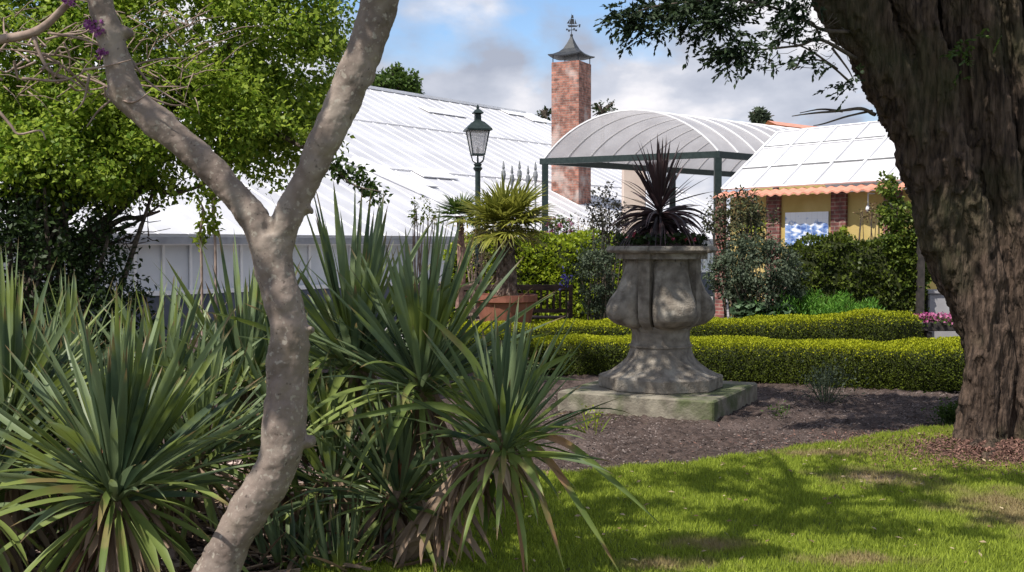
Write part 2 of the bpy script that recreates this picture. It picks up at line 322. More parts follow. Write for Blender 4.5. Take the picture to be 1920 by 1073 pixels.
def blades(n, x0, x1, y0, y1, hmin, hmax, keep):
    P = np.stack([rng.uniform(x0, x1, n), rng.uniform(y0, y1, n)], -1); P = P[keep(P[:, 0], P[:, 1])]; n = len(P)
    h = rng.uniform(hmin, hmax, n); a = rng.uniform(0, 2*np.pi, n); l = rng.uniform(0, .9, n)*h; wd = rng.uniform(.0022, .0045, n); b = rng.uniform(0, np.pi, n)
    z = .02+mound(P[:, 0], P[:, 1])
    V = np.empty((n, 3, 3)); V[:, 0] = np.stack([P[:, 0]-np.cos(b)*wd, P[:, 1]-np.sin(b)*wd, z], -1); V[:, 1] = np.stack([P[:, 0]+np.cos(b)*wd, P[:, 1]+np.sin(b)*wd, z], -1)
    V[:, 2] = np.stack([P[:, 0]+np.cos(a)*l, P[:, 1]+np.sin(a)*l, z+h], -1)
    return V.reshape(-1, 3), np.arange(n*3).reshape(n, 3)
tp = G(1880, 850)
def lawn_keep(x, y):
    nz = rng.uniform(0, 1, len(x))
    bare = np.exp(-(((x-tp.x-.1)/.95)**2+((y-8.2)/.55)**2)); p2 = G(1650, 905); bare2 = .75*np.exp(-(((x-p2.x)/.3)**2+((y-p2.y)/.25)**2))
    return in_lawn(x, y) & (x < 1.05*y*.4664+.6) & (nz > np.minimum(1, bare*1.8)) & (nz > bare2)
V, Fc = blades(300000, -1.2, 5.0, 5.1, 9.2, .018, .042, lawn_keep)
gr = link('grass', np_mesh('grass', V, Fc), lawn_mat('grass_blades', True)); tag(gr, kind='stuff')
# longer tufts on the lawn edge by the tree foot
# red-brown litter at the tree foot, chips on the soil
def chips(name, n, fn, m, size, z=.03, asp=.45):
    P = fn(n); P[:, 2] += z; D = rdir(n)*np.array([1, 1, .25]); s = size*rng.uniform(.4, 1.5, n)
    return leaf_mesh(name, P, D, rdir(n)*.5+np.array([0, 0, 1]), s, s*asp, m, fold=.1)
def area(x0, x1, y0, y1, k=None):
    def f(n):
        P = np.zeros((n, 3)); P[:, 0] = rng.uniform(x0, x1, n); P[:, 1] = rng.uniform(y0, y1, n)
        if k is not None:
            bad = ~k(P[:, 0], P[:, 1]); P[bad] = [0, -3, -1]
        P[:, 2] += mound(P[:, 0], P[:, 1]); return P
    return f
def gaussian(cx, cy, sx, sy):
    def f(n):
        P = np.zeros((n, 3)); P[:, 0] = rng.normal(cx, sx, n); P[:, 1] = rng.normal(cy, sy, n); P[:, 2] = mound(P[:, 0], P[:, 1]); return P
    return f
M_chip = mat('bark_chip', (.06, .048, .042), (.27, .22, .20), 30, .9, island=.8, lo=.1, hi=1)
o = chips('bark_chips', 26000, area(.2, 6, 6.6, 12.2, lambda x, y: y > edge_y(x)+.02), M_chip, .022, z=.005); tag(o, kind='stuff')
o = chips('conifer_litter', 30000, gaussian(tp.x+.1, 8.2, .72, .40), mat('red_litter', (.07, .035, .028), (.24, .13, .10), 30, .9, island=.8), .03, asp=.3); tag(o, kind='stuff')
o = chips('leaf_litter', 12000, area(-4.5, -.7, 3.9, 8.0, lambda x, y: ~in_lawn(x, y)), mat('pale_litter', (.14, .09, .07), (.50, .38, .33), 30, .9, island=.8), .085, asp=.35, z=.02); tag(o, kind='stuff')

# ------------------------------------------------------------------ the stone urn
UC = W(1239, 600, 10.95); UX, UY = UC.x, UC.y
urn = thing('stone_urn', 'large weathered stone garden urn with bulging lobes on a stepped square base', 'urn', (UX, UY, 0))
def poly_ring(n_faces, r, rot):            # apothem r
    k = r/math.cos(math.pi/n_faces); return [(k*math.sin(rot+math.pi/n_faces+2*math.pi*i/n_faces), -k*math.cos(rot+math.pi/n_faces+2*math.pi*i/n_faces)) for i in range(n_faces)]
def dense_loft(name, rings_fn, zs, m, n=160, cap=True, smooth=True):  # rings_fn(phi,z)->r
    V, Fc = [], []
    for z in zs:
        for k in range(n):
            a = 2*math.pi*k/n; r = rings_fn(a, z); V.append((UX+r*math.sin(a), UY-r*math.cos(a), z))
    for i in range(len(zs)-1):
        for k in range(n): Fc.append((i*n+k, i*n+(k+1)%n, (i+1)*n+(k+1)%n, (i+1)*n+k))
    if cap: Fc += [tuple(reversed(range(n))), tuple(range((len(zs)-1)*n, len(zs)*n))]
    me = bpy.data.meshes.new(name); me.from_pydata(V, [], Fc); me.update(); o = link(name, me, m, smooth=smooth)
    if smooth: me.set_sharp_from_angle(angle=R(24 if name == 'bowl' else 14))
    put(o, urn); return o
def polyr(a, n, rot):                       # unit-apothem polygon radius
    s = 2*math.pi/n; d = ((a-rot+s/2) % s)-s/2; return 1/math.cos(d)
def itp(z, tab): return float(np.interp(z, [t[0] for t in tab], [t[1] for t in tab]))
SLAB = R(-27)
mb = MB()
def slab_box(z0, z1, half, rot, bev=.012):
    M = Matrix.Rotation(rot, 3, 'Z'); mb.box((UX, UY, (z0+z1)/2), (half*2, half*2, z1-z0), M, bev)
slab_box(-.05, .185, .78, R(27-54), .015)
o = mb.build('base_slab', M_stone_slab); put(o, urn)
ped_t = [(.185,.57),(.195,.58),(.30,.58),(.315,.565),(.325,.525),(.36,.455),(.42,.375),(.48,.32),(.54,.295),(.585,.285),(.592,.30),(.61,.30),(.618,.285),(.66,.275),(.74,.28),(.775,.30),(.80,.30)]
def ped_r(a, z):
    r = itp(z, ped_t); k = min(1, max(0, (z-.55)/.2)); p = polyr(a, 8, R(-27)); return r*(p*(1-k)+k*(.5+.5*p))*.985
zs = sorted(set([t[0] for t in ped_t]+list(np.linspace(.185, .8, 40))))
dense_loft('pedestal', ped_r, zs, M_stone)
lobe_t = [(.755,.27),(.775,.31),(.79,.36),(.82,.465),(.87,.535),(.93,.562),(1.0,.555),(1.07,.52),(1.15,.455),(1.25,.41),(1.35,.372),(1.43,.35),(1.475,.34)]
strap_t = [(.755,.27),(.80,.33),(.84,.375),(.9,.40),(1.0,.405),(1.2,.40),(1.475,.40)]
wid_t = [(.755,.62),(.95,.66),(1.2,.56),(1.475,.52)]
def body_r(a, z):
    d = ((a-R(13)+math.pi/4) % (math.pi/2))-math.pi/4; u = abs(d)/(math.pi/4)      # 0 at lobe centre, 1 at strap
    lo, st, wd = itp(z, lobe_t), itp(z, strap_t), itp(z, wid_t)
    if u > .81:
        dd = (1-u)*math.pi/4; return st/math.cos(dd)
    w2 = .76
    rr = (1-(u/w2)**2.2); rr = max(rr, 0)**.55
    inner = st-.085
    return inner+(lo-inner)*rr
dense_loft('bowl', body_r, list(np.linspace(.755, 1.475, 56)), M_stone, n=320)
def rim_r(a, z):
    d = ((a-R(13)+math.pi/4) % (math.pi/2))-math.pi/4; u = abs(d)/(math.pi/4)
    base = {0:.435,1:.435,2:.515,3:.535,4:.515,5:.45}[min(range(6), key=lambda i: abs([1.465,1.52,1.528,1.55,1.588,1.592][i]-z))]
    sq = polyr(a, 8, R(13)); return base*(.6+.4*sq)+(.028 if u > .74 else 0)
dense_loft('rim', rim_r, [1.465,1.52,1.528,1.55,1.588,1.592], M_stone, n=320)
mb = MB(); mb.lathe([(.42,1.58),(.42,1.60),(.2,1.63),(.01,1.64)], (UX, UY, 0), 40); o = mb.build('compost', M_ground, smooth=True); put(o, urn)

# ------------------------------------------------------------------ sword leaves (yucca, cordyline, strap plants)
def swords(P, D, L_, Wd, droop, seg=9, prof=None, vee=.22, roll=None):
    """each leaf: a tapered keeled blade starting at P heading D, bending down by droop"""
    n = len(P); P = P.copy(); D = unit(D); V = np.empty((n, seg+1, 3, 3)); up = np.array([0, 0, 1.])
    S0 = np.cross(D, up+rdir(n)*.15); S0 = unit(S0)
    if roll is not None:
        c, s = np.cos(roll)[:, None], np.sin(roll)[:, None]; S0 = S0*c+np.cross(D, S0)*s
    pos = P; d = D
    for i in range(seg+1):
        t = i/seg
        w_ = prof(t)*Wd
        S = unit(S0-d*np.sum(S0*d, 1, keepdims=True)); Nn = np.cross(S, d)
        V[:, i, 0] = pos+S*w_[:, None]*.5+Nn*(w_*vee)[:, None]; V[:, i, 1] = pos; V[:, i, 2] = pos-S*w_[:, None]*.5+Nn*(w_*vee)[:, None]
        d = unit(d+np.array([0, 0, -1.])*(droop/seg*(.35+1.4*t))[:, None]); pos = pos+d*(L_/seg)[:, None]
    b = (np.arange(n)*(seg+1)*3)[:, None, None]; i = np.arange(seg)[None, :, None]*3; k = np.arange(2)[None, None, :]
    a = b+i+k; Fc = np.stack([a, a+1, a+4, a+3], -1).reshape(-1, 4); return V.reshape(-1, 3), Fc
def yprof(t): return np.interp(t, [0, .08, .35, .65, .88, 1], [.75, .55, .95, 1, .45, .02])
def axis_basis(ax):
    ax = Vector(ax).normalized(); x = ax.orthogonal().normalized(); return np.array(ax), np.array(x), np.array(ax.cross(x))
def rosette(name, c, ax, n, L0, W0, th0, th1, m, root, droop=(.05, .5), pw=.8, prof=yprof, spread=.03, lenv=(.75, 1.1), vee=.22, roll=.5):
    a, x, y = axis_basis(ax); t = (np.arange(n)+.5)/n; th = np.radians(th0+(th1-th0)*t**pw)+rng.normal(0, .15, n); ph = np.arange(n)*2.39996+rng.normal(0, .2, n)
    rad = np.cos(ph)[:, None]*x+np.sin(ph)[:, None]*y
    D = np.cos(th)[:, None]*a+np.sin(th)[:, None]*rad
    P = np.array(c)+rad*spread*rng.uniform(.3, 1, (n, 1))-a*(t*.14)[:, None]
    Ln = L0*rng.uniform(*lenv, n)*(1-.12*np.abs(t-.45)); dr = droop[0]+(droop[1]-droop[0])*t**1.6*rng.uniform(.5, 1.5, n)+(rng.uniform(0, 1, n) < .12)*rng.uniform(.2, 1.1, n)*t**.5
    V, Fc = swords(P, D, Ln, W0*rng.uniform(.75, 1.15, n), dr, prof=prof, vee=vee, roll=rng.normal(0, roll, n))
    o = link(name, np_mesh(name, V, Fc, along=9), m, smooth=True); put(o, root); return o
def yucca(label, heads, base, group='yuccas in the foreground bed'):
    """heads: (px,py,Y,leaf length m,n,lean,(dead))"""
    b = Vector(base); root = thing('yucca', label, 'yucca', b, group)
    for (px, py, Y, Ln, n, lean, wd) in heads:
        c = W(px, py, Y); ax = Vector((lean[0], lean[1], 1)).normalized()
        mid = (b+c)/2+Vector((random.uniform(-.05, .05), .03, -.04)); P_, r_ = spline([b, mid, c-ax*.02], [.075, .065, .05], 8)
        mb = MB(); mb.tube(P_, r_, 10, jit=.12); o = mb.build('stem', M_dead); put(o, root)
        rosette('leaf_rosette', c, ax, int(n*1.35), Ln, wd*.70, 1, 76, M_yucca, root, droop=(-.06, .30), pw=1.0, lenv=(.55, 1.12), spread=.05)
        rosette('lower_leaves', c-ax*.05, ax, int(n*.42), Ln*.85, wd*.80, 66, 138, M_yucca_old, root, droop=(.55, 1.3), pw=1, spread=.05, lenv=(.6, 1.15))
        # dead leaves hanging round the stem
        k = int(n*1.1); t = rng.uniform(.25, 1, k); idx = (t*(len(P_)-1)).astype(int); PP = np.array([list(P_[i]) for i in idx])
        dd = rdir(k)*np.array([1, 1, .3])+np.array([0, 0, -.9])
        V, Fc = swords(PP+unit(dd*np.array([1, 1, 0]))*.05, dd, rng.uniform(.15, .38, k), rng.uniform(.02, .04, k), rng.uniform(.3, 1.2, k), seg=5, prof=yprof, vee=.35, roll=rng.normal(0, .8, k))
        o = link('dead_leaves', np_mesh('dead_leaves', V, Fc), M_dead, smooth=True); put(o, root)
        # short reddish withered stubs in the heart
        k = 10; V, Fc = swords(np.array(c)+rng.normal(0, .03, (k, 3)), rdir(k)*.4+np.array(ax), rng.uniform(.06, .17, k), rng.uniform(.012, .022, k), rng.uniform(0, 1, k), seg=4, prof=yprof)
        o = link('withered_stubs', np_mesh('withered_stubs', V, Fc), mat('red_stub', (.20, .06, .04), (.38, .16, .09), 20, .8)); put(o, root)
    return root
def gp(px, Y): p = W(px, 500, Y); return (p.x, p.y, 0)
yucca('big blue-green yucca with a wide fan of leaves in front, left of smooth trunk', [(218, 885, 4.75, .86, 120, (.02, .02), .052)], gp(215, 4.9))
yucca('yucca at the far left edge of the bed, half outside the frame', [(10, 760, 5.3, .78, 80, (-.1, .1), .048), (-60, 900, 4.9, .7, 60, (-.1, 0), .048)], gp(-10, 5.3))
yucca('tall upright yucca behind the big front one, under the dark shrub', [(310, 745, 6.0, .74, 72, (.05, .05), .046), (130, 730, 6.3, .72, 60, (0, .05), .044)], gp(240, 6.2))
yucca('yucca with pale upright leaves in front of the dark shrub at the left', [(60, 800, 5.6, .72, 70, (.08, .0), .046), (375, 830, 5.5, .66, 60, (.1, .05), .042)], gp(150, 5.6))
yucca('yucca directly behind the smooth trunk, spiking out on both sides', [(455, 700, 6.2, .80, 70, (-.1, .1), .05), (540, 800, 5.9, .7, 40, (.2, 0), .046)], gp(500, 6.2))
yucca('tallest dark green yucca right of the smooth trunk with spikes against the glasshouse', [(665, 655, 6.0, .92, 95, (.02, .1), .055), (795, 690, 5.6, .80, 95, (.12, .05), .05)], gp(740, 6.0))
yucca('shaggy stemmed yucca leaning over the lawn with drooping brown tipped leaves', [(948, 800, 5.1, .61, 80, (.10, .02), .042)], gp(735, 5.45))
yucca('low sprawling yucca between the smooth trunk and the shaggy stemmed one', [(745, 905, 5.5, .60, 60, (-.05, -.1), .046), (620, 880, 5.7, .62, 50, (-.1, 0), .044)], gp(700, 5.6))
k = 520; P = np.stack([rng.uniform(-3.4, -.55, k), rng.uniform(4.2, 7.2, k), rng.uniform(.02, .09, k)], -1)
V, Fc = swords(P, rdir(k)*[1, 1, .12]+[0, 0, .08], rng.uniform(.15, .5, k), rng.uniform(.015, .04, k), rng.uniform(0, .5, k), seg=5, prof=yprof, vee=.3, roll=rng.normal(0, .6, k))
V[:, 2] = np.maximum(V[:, 2], .012); o = link('fallen_blades', np_mesh('fallen_blades', V, Fc), M_dead, smooth=True); tag(o, kind='stuff')
# long brown-tipped leaves reaching over the lawn
sy = [o for o in C.objects if o.name.startswith('yucca') and o.get('label', '').startswith('shaggy')][0]
c = W(950, 815, 5.08)
tg = [(1240, 985), (1165, 1080), (1060, 1075), (985, 1100), (850, 1075), (600, 800), (1085, 660), (780, 575)]
V_, F_ = [], []
for (tx, ty) in tg:
    q = W(tx, ty, 5.0); d = q-c; P_, r_ = spline([c, c+d*.35+Vector((0, 0, .12)), c+d*.72+Vector((0, 0, .07)), q], [.014, .018, .013, .001], 5)
    s = Vector((d.z, 0, -d.x)).normalized() if abs(d.x) > abs(d.z)*.3 else Vector((1, 0, 0))
    o0 = len(V_)
    for p, r in zip(P_, r_): V_ += [p+s*r, p+Vector((0, .008, 0)), p-s*r]
    for i in range(len(P_)-1):
        for k in (0, 1): F_.append((o0+i*3+k, o0+i*3+k+1, o0+i*3+k+4, o0+i*3+k+3))
o = link('arching_leaves', np_mesh('arching_leaves', np.array([list(v) for v in V_]), np.array(F_)), mat('arching_leaf', (.10, .15, .04), (.22, .27, .07), 3, .5, c3=(.33, .18, .10), s3=2.2, t3=(.54, .62), trans=.25), smooth=True); put(o, sy)
# strappy low plants
def strap_plant(px, py, n, Ln, wd, label, m=M_yucca):
    p = G(px, py); root = thing('strap_leaf_plant', label, 'plant', p, 'strap leaved plants at the bottom edge')
    rosette('leaves', p, (0, 0, 1), n, Ln, wd, 3, 50, m, root, droop=(.1, 1.0), spread=.13, pw=1); return root
strap_plant(640, 1068, 70, .42, .022, 'tuft of narrow strap leaves on the ground at the bottom, right of the smooth trunk')
strap_plant(545, 1060, 50, .42, .026, 'tuft of narrow strap leaves hard against the smooth trunk at the bottom')
strap_plant(40, 1030, 60, .5, .03, 'tuft of strap leaves in the bottom left corner')

# ------------------------------------------------------------------ purple cordyline and bedding in the urn
cord = thing('cordyline', 'dark purple spiky cordyline growing out of the stone urn', 'cordyline', (UX, UY, 1.6))
mb = MB(); top = W(1237, 380, 10.95); P_, r_ = spline([(UX, UY, 1.6), (top.x+.01, UY, 1.8), top], [.035, .03, .028], 5); mb.tube(P_, r_, 10); o = mb.build('stem', M_dark); put(o, cord)
M_cord = mat('cordyline_leaf', (.022, .012, .015), (.12, .07, .072), 4, .45, trans=.2, island=.7, lo=.2, hi=.85, spec=.5)
cprof = lambda t: np.interp(t, [0, .1, .4, .8, 1], [.6, .7, 1, .6, .03])
rosette('upright_leaves', W(1237, 370, 10.95), (0, 0, 1), 52, .62, .034, 2, 30, M_cord, cord, droop=(0, .12), prof=cprof, spread=.02, pw=.9)
rosette('spreading_leaves', W(1237, 385, 10.95), (0, 0, 1), 34, .56, .032, 34, 88, M_cord, cord, droop=(.15, .8), prof=cprof, spread=.03)
rosette('skirt_leaves', W(1237, 425, 10.95), (0, 0, 1), 90, .46, .03, 70, 115, M_cord, cord, droop=(1.0, 1.9), prof=cprof, spread=.03)
rosette('hanging_leaves', W(1237, 400, 10.95), (0, 0, 1), 130, .60, .032, 70, 118, M_cord, cord, droop=(1.3, 2.1), prof=cprof, spread=.03)
bed = thing('bedding_plants', 'low dark leafed bedding with red and pink flowers filling the urn top', 'plants', (UX, UY, 1.6))
n = 1500; a = rng.uniform(0, 2*np.pi, n); r = .44*rng.uniform(0, 1, n)**.5
P = np.stack([UX+r*np.cos(a), UY+r*np.sin(a), 1.60+rng.uniform(0, .09, n)], -1)
o = leaf_mesh('foliage', P, rdir(n)+[0, 0, .4], rdir(n)+[0, 0, 1], .05, .035, M_leaf_dark); put(o, bed)
n = 80; a = rng.uniform(0, 2*np.pi, n); r = .43*rng.uniform(.5, 1, n)**.5; cc = np.stack([UX+r*np.cos(a), UY+r*np.sin(a), 1.65+rng.uniform(0, .06, n)], -1)[:16]
for q in cc: o = leaf_mesh('flower_head', q+rdir(12)*.012, rdir(12), rdir(12), .028, .022, mat('red_petal', (.45, .03, .06), (.6, .12, .2), 9, .6)); put(o, bed)

# ------------------------------------------------------------------ smooth-barked fork tree (foreground)
def bark_smooth():
    m = bpy.data.materials.new('smooth_bark'); m.use_nodes = True; t = m.node_tree; L = t.links.new; b = t.nodes['Principled BSDF']; b.inputs['Roughness'].default_value = .8; b.inputs['Specular IOR Level'].default_value = .25
    co = N(t, 'ShaderNodeTexCoord'); no = N(t, 'ShaderNodeTexNoise'); no.inputs['Scale'].default_value = 4; no.inputs['Detail'].default_value = 9; no.inputs['Roughness'].default_value = .65; L(co.outputs['Object'], no.inputs[0])
    rp = N(t, 'ShaderNodeValToRGB'); e = rp.color_ramp.elements; e[0].position = .3; e[0].color = (.125, .092, .076, 1); e[1].position = .7; e[1].color = (.30, .24, .20, 1); L(no.outputs[0], rp.inputs[0]); col = rp.outputs[0]
    def over(scale, lo, hi, c, kind='N', strength=1):
        nonlocal col
        if kind == 'N': n = N(t, 'ShaderNodeTexNoise'); n.inputs['Detail'].default_value = 6; o = n.outputs[0]
        else: n = N(t, 'ShaderNodeTexVoronoi'); o = n.outputs[0]
        n.inputs['Scale'].default_value = scale; L(co.outputs['Object'], n.inputs[0]); r = N(t, 'ShaderNodeMapRange'); r.inputs[1].default_value = lo; r.inputs[2].default_value = hi; r.inputs[4].default_value = strength; L(o, r.inputs[0])
        x = N(t, 'ShaderNodeMix', data_type='RGBA'); L(r.outputs[0], x.inputs[0]); L(col, x.inputs[6]); x.inputs[7].default_value = (*c, 1); col = x.outputs[2]; return r.outputs[0]
    over(2.2, .57, .72, (.14, .13, .045), strength=.4)
    over(6, .54, .66, (.085, .066, .055), strength=.45); over(3.2, .56, .63, (.33, .28, .23), strength=.5)
    over(17, .14, .05, (.42, .38, .31), 'V', .6); over(38, .60, .66, (.40, .36, .30), strength=.6); over(45, .64, .70, (.06, .045, .038), strength=.7)
    over(70, .62, .70, (.36, .32, .27), strength=.5)
    L(col, b.inputs['Base Color']); nb = N(t, 'ShaderNodeTexNoise'); nb.inputs['Scale'].default_value = 30; nb.inputs['Detail'].default_value = 9
    mp = N(t, 'ShaderNodeMapping'); mp.inputs['Scale'].default_value = (1, 1, .8); L(co.outputs['Object'], mp.inputs[0]); L(mp.outputs[0], nb.inputs[0])
    bp = N(t, 'ShaderNodeBump'); bp.inputs['Strength'].default_value = .4; bp.inputs['Distance'].default_value = .012; L(nb.outputs[0], bp.inputs['Height']); L(bp.outputs[0], b.inputs['Normal']); return m
M_bark = bark_smooth()
YT = 4.35
def PT(px, py, dy=0): return W(px, py, YT+dy)
fork = thing('forked_tree', 'smooth grey-brown tree trunk that forks into two limbs in front of the yuccas', 'tree', (PT(330, 1200).x, YT, 0))
base = PT(310, 1215); base.z = -.05
mb = MB()
def seg(pts, s=8, n=18):
    P_, r_ = spline([p[0] for p in pts], [p[1] for p in pts], s)
    r_ = [r*(1+.03*math.sin(i*.53)+.015*math.sin(i*1.7)) for i, r in enumerate(r_)]
    mb.tube(P_, r_, n)
u = 1/(F/YT)                                 # metres per pixel at the tree
seg([(base, 56*u), (PT(352, 1160), 46*u), (PT(406, 1073), 41*u), (PT(451, 985), 38*u), (PT(518, 875), 40*u), (PT(533, 780), 41*u), (PT(540, 690), 39*u), (PT(540, 610), 36*u), (PT(524, 540), 36*u), (PT(510, 480), 35*u), (PT(508, 440), 34*u)])
seg([(PT(512, 520), 30*u), (PT(496, 455), 30*u), (PT(466, 398), 27*u), (PT(415, 335), 27*u), (PT(345, 270), 28*u), (PT(285, 222), 29*u), (PT(240, 180), 30*u), (PT(222, 120), 24*u), (PT(200, 45), 25*u), (PT(180, -30), 23*u), (PT(150, -160, .1), 20*u), (PT(130, -330, .2), 16*u)])
seg([(PT(512, 520), 30*u), (PT(525, 455), 29*u), (PT(550, 385), 27*u), (PT(592, 300), 29*u), (PT(632, 215), 32*u), (PT(674, 120), 34*u), (PT(708, 20), 34*u), (PT(735, -80), 36*u), (PT(800, -240, .2), 30*u), (PT(880, -420, .5), 22*u)])
# knots and stubs
for (px, py, r) in ((578, 830, 11), (512, 893, 9), (232, 60, 12), (208, 175, 12), (606, 230, 8), (633, 205, 7), (488, 402, 10), (580, 620, 7), (578, 395, 8), (566, 640, 7), (520, 760, 7)):
    p = PT(px, py, -.03 if px in (512, 606) else 0); mb.tube([p+Vector((0, .05, 0)), p, p+Vector((.01, -.02, .012))], [r*u*1.2, r*u, r*u*.6], 8)
tr = mb.build('trunk', M_bark); put(tr, fork)
md = tr.modifiers.new('r', 'REMESH'); md.mode = 'VOXEL'; md.voxel_size = .0075; md.use_smooth_shade = True
md = tr.modifiers.new('s', 'SMOOTH'); md.iterations = 12; md.factor = .6
tx = bpy.data.textures.new('lumps', 'CLOUDS'); tx.noise_scale = .09
md = tr.modifiers.new('d', 'DISPLACE'); md.texture = tx; md.strength = .018; md.mid_level = .5; md.texture_coords = 'LOCAL'

def scars(c):
    x, y, z = c; return .0045*mnoise.noise((x*7, y*7, z*4))+.0035*mnoise.noise((x*28, y*28, z*22))+.0018*mnoise.noise((x*75, y*75, z*90))-.006*max(0, mnoise.noise((x*14+5, y*14, z*12))-.35)*3
carve(tr, scars)
# crown of the fork tree above the picture, with limbs
def limbs(root, start, ends, r0, m, name='limb', r1=.012):
    mb = MB()
    for e in ends:
        s = Vector(start); e = Vector(e); mid = (s+e)/2+Vector((random.uniform(-.2, .2), random.uniform(-.2, .2), random.uniform(0, .3)))
        P_, r_ = spline([s, mid, e], [r0, r0*.55, r1], 6); mb.tube(P_, r_, 7)
    o = mb.build(name, m, smooth=True); put(o, root); return o
a_, b_ = PT(130, -330, .2), PT(880, -420, .5)
limbs(fork, a_, [(-2.6, 4.2, 4.1), (-3.3, 5.6, 4.3), (-1.4, 4.6, 4.2), (-2.4, 3.0, 4.0)], .055, M_bark)
limbs(fork, b_, [(.4, 5.0, 4.0), (-.4, 6.3, 4.4), (-1.2, 4.0, 4.4), (.9, 3.8, 4.2)], .06, M_bark)
crown('crown', [((-1.55, 4.5, 4.4), (1.5, .95, .5), 44, 50, .20, .1, .4), ((.15, 4.9, 4.3), (1.5, 1.2, .55), 38, 50, .20, .1, .4), ((-2.35, 3.05, 4.2), (1.0, .6, .35), 20, 50, .15, .1, .4), ((-1.15, 3.75, 4.0), (.38, .25, .18), 14, 60, .15, .1, .4), ((-3.6, 6.6, 4.9), (1.3, 1.4, .6), 30, 40, .30, .1, .4)], M_leaf_mid, fork, size=.085, asp=.9)  # unseen clumps, placed for the shade they cast on trunk and lawn

# redbud twig with magenta flowers crossing the top left corner
tw = thing('flowering_branch', 'bare pinkish branch crossing the top left corner with magenta blossom', 'branch', PT(0, 75))
mb = MB()
P_, r_ = spline([PT(-160, 110), PT(-20, 78), PT(60, 62), PT(105, 30), PT(150, -25), PT(190, -90)], [.022, .019, .017, .014, .014, .02], 6); mb.tube(P_, r_, 9, jit=.08)
o = mb.build('stem', M_twig_pale, smooth=True); put(o, tw)
mb = MB()
for i in range(46):
    x0 = random.choice([random.uniform(-20, 110), random.uniform(60, 260)]); y0 = random.uniform(60, 150) if x0 < 120 else random.uniform(90, 190)
    p = PT(x0, y0, random.uniform(-.1, .7)); q = p+Vector((random.uniform(-.25, .3), random.uniform(-.1, .2), random.uniform(-.18, .12)))
    P_, r_ = spline([p, (p+q)/2+Vector((random.uniform(-.04, .04), 0, random.uniform(-.04, .04))), q], [.006, .0045, .002], 4); mb.tube(P_, r_, 5)
P_, r_ = spline([PT(-10, 200), PT(20, 235), PT(35, 252), PT(75, 245), PT(85, 262)], [.007, .006, .005, .004, .003], 4); mb.tube(P_, r_, 5)
P_, r_ = spline([PT(60, 65), PT(90, 130), PT(130, 148), PT(172, 178)], [.008, .007, .005, .003], 4); mb.tube(P_, r_, 5)
P_, r_ = spline([PT(90, 62), PT(150, 72), PT(210, 95)], [.006, .005, .003], 4); mb.tube(P_, r_, 5)
o = mb.build('twigs', M_twig_pale, smooth=True); put(o, tw)
cc = np.array([list(PT(*p, -.05)) for p in ((172, 50), (183, 46), (178, 60), (190, 58), (166, 44), (188, 102), (193, 98), (120, -4), (132, 2))])
P = np.repeat(cc, 20, 0)+rdir(len(cc)*20)*.014; o = leaf_mesh('blossom', P, rdir(len(P)), rdir(len(P)), .017, .013, M_magenta); put(o, tw)

# ------------------------------------------------------------------ cypress at the right
def bark_cyp():
    return mat('cypress_bark', (.023, .015, .011), (.125, .085, .062), 5, .95, bump=.8, bscale=9, stretch=(6, 6, 1.0), c3=(.05, .052, .02), s3=1.1, t3=(.5, .75), bdist=.07)
M_cyp = bark_cyp(); YC = 8.75
cyp = thing('cypress_tree', 'massive fluted cypress trunk leaning in from the right edge with dark overhanging sprays', 'tree', (W(1890, 830, YC).x, YC, 0))
mb = MB(); u = YC/F
def stem(xs, rs, dy, ys=(900, 760, 650, 540, 450, 350, 250, 120, 0, -180, -420)):
    pts = [W(x, y, YC+d) for x, y, d in zip(xs, ys, dy)]; pts[0].z = min(pts[0].z, -.1)
    P_, r_ = spline(pts, [r*u*(.80 if max(rs) > 30 and xs[0] != 1812 else 1) for r in rs], 5)
    r_ = [r*(1+.05*math.sin(i*1.1+xs[0])) for i, r in enumerate(r_)]; mb.tube(P_, r_, 14, jit=.06)
stem([1812, 1844, 1860, 1824, 1784, 1756, 1724, 1660, 1592, 1500, 1380], [34, 38, 50, 52, 54, 52, 50, 52, 56, 50, 40], [0, 0, 0, 0, .0, 0, 0, 0, 0, 0, 0])
stem([1860, 1868, 1860, 1836, 1806, 1776, 1742, 1690, 1640, 1580, 1500], [34, 36, 40, 40, 42, 40, 40, 44, 40, 36, 30], [-.12, -.1, -.08, -.05, -.06, -.06, -.05, 0, 0, 0, 0])
stem([1845, 1858, 1872, 1862, 1846, 1832, 1815, 1760, 1700, 1650, 1600], [30, 32, 42, 42, 40, 38, 38, 36, 40, 36, 30], [.06, 0, .06, .05, .08, .1, .05, .1, .1, .1, .1])
stem([1905, 1906, 1902, 1898, 1884, 1862, 1850, 1828, 1780, 1740, 1700], [28, 28, 32, 36, 36, 36, 34, 36, 34, 30, 30], [-.06, -.02, .02, 0, 0, .02, 0, 0, 0, 0, 0])
stem([1945, 1940, 1935, 1930, 1925, 1915, 1905, 1880, 1850, 1830, 1800], [36, 34, 34, 32, 32, 34, 36, 40, 42, 36, 30], [-.14, -.14, -.12, -.12, -.1, -.1, -.1, -.1, -.08, -.1, -.1])
stem([1990, 1985, 1980, 1978, 1970, 1965, 1960, 1950, 1935, 1930, 1940], [44, 42, 44, 44, 44, 44, 46, 48, 48, 40, 30], [-.05]*11)
stem([2060, 2050, 2045, 2040, 2040, 2050, 2060, 2070, 2090, 2110, 2160], [46, 46, 48, 48, 48, 48, 48, 48, 48, 40, 30], [.05]*11)
stem([1930, 1930, 1925, 1920, 1915, 1900, 1890, 1870, 1850, 1850, 1850], [40, 50, 50, 50, 50, 50, 50, 50, 48, 40, 30], [.36]*11)
stem([2010, 2000, 1995, 1990, 1980, 1980, 1985, 1985, 1990, 2000, 2000], [50, 56, 56, 56, 56, 56, 56, 56, 50, 50, 40], [.4]*11)
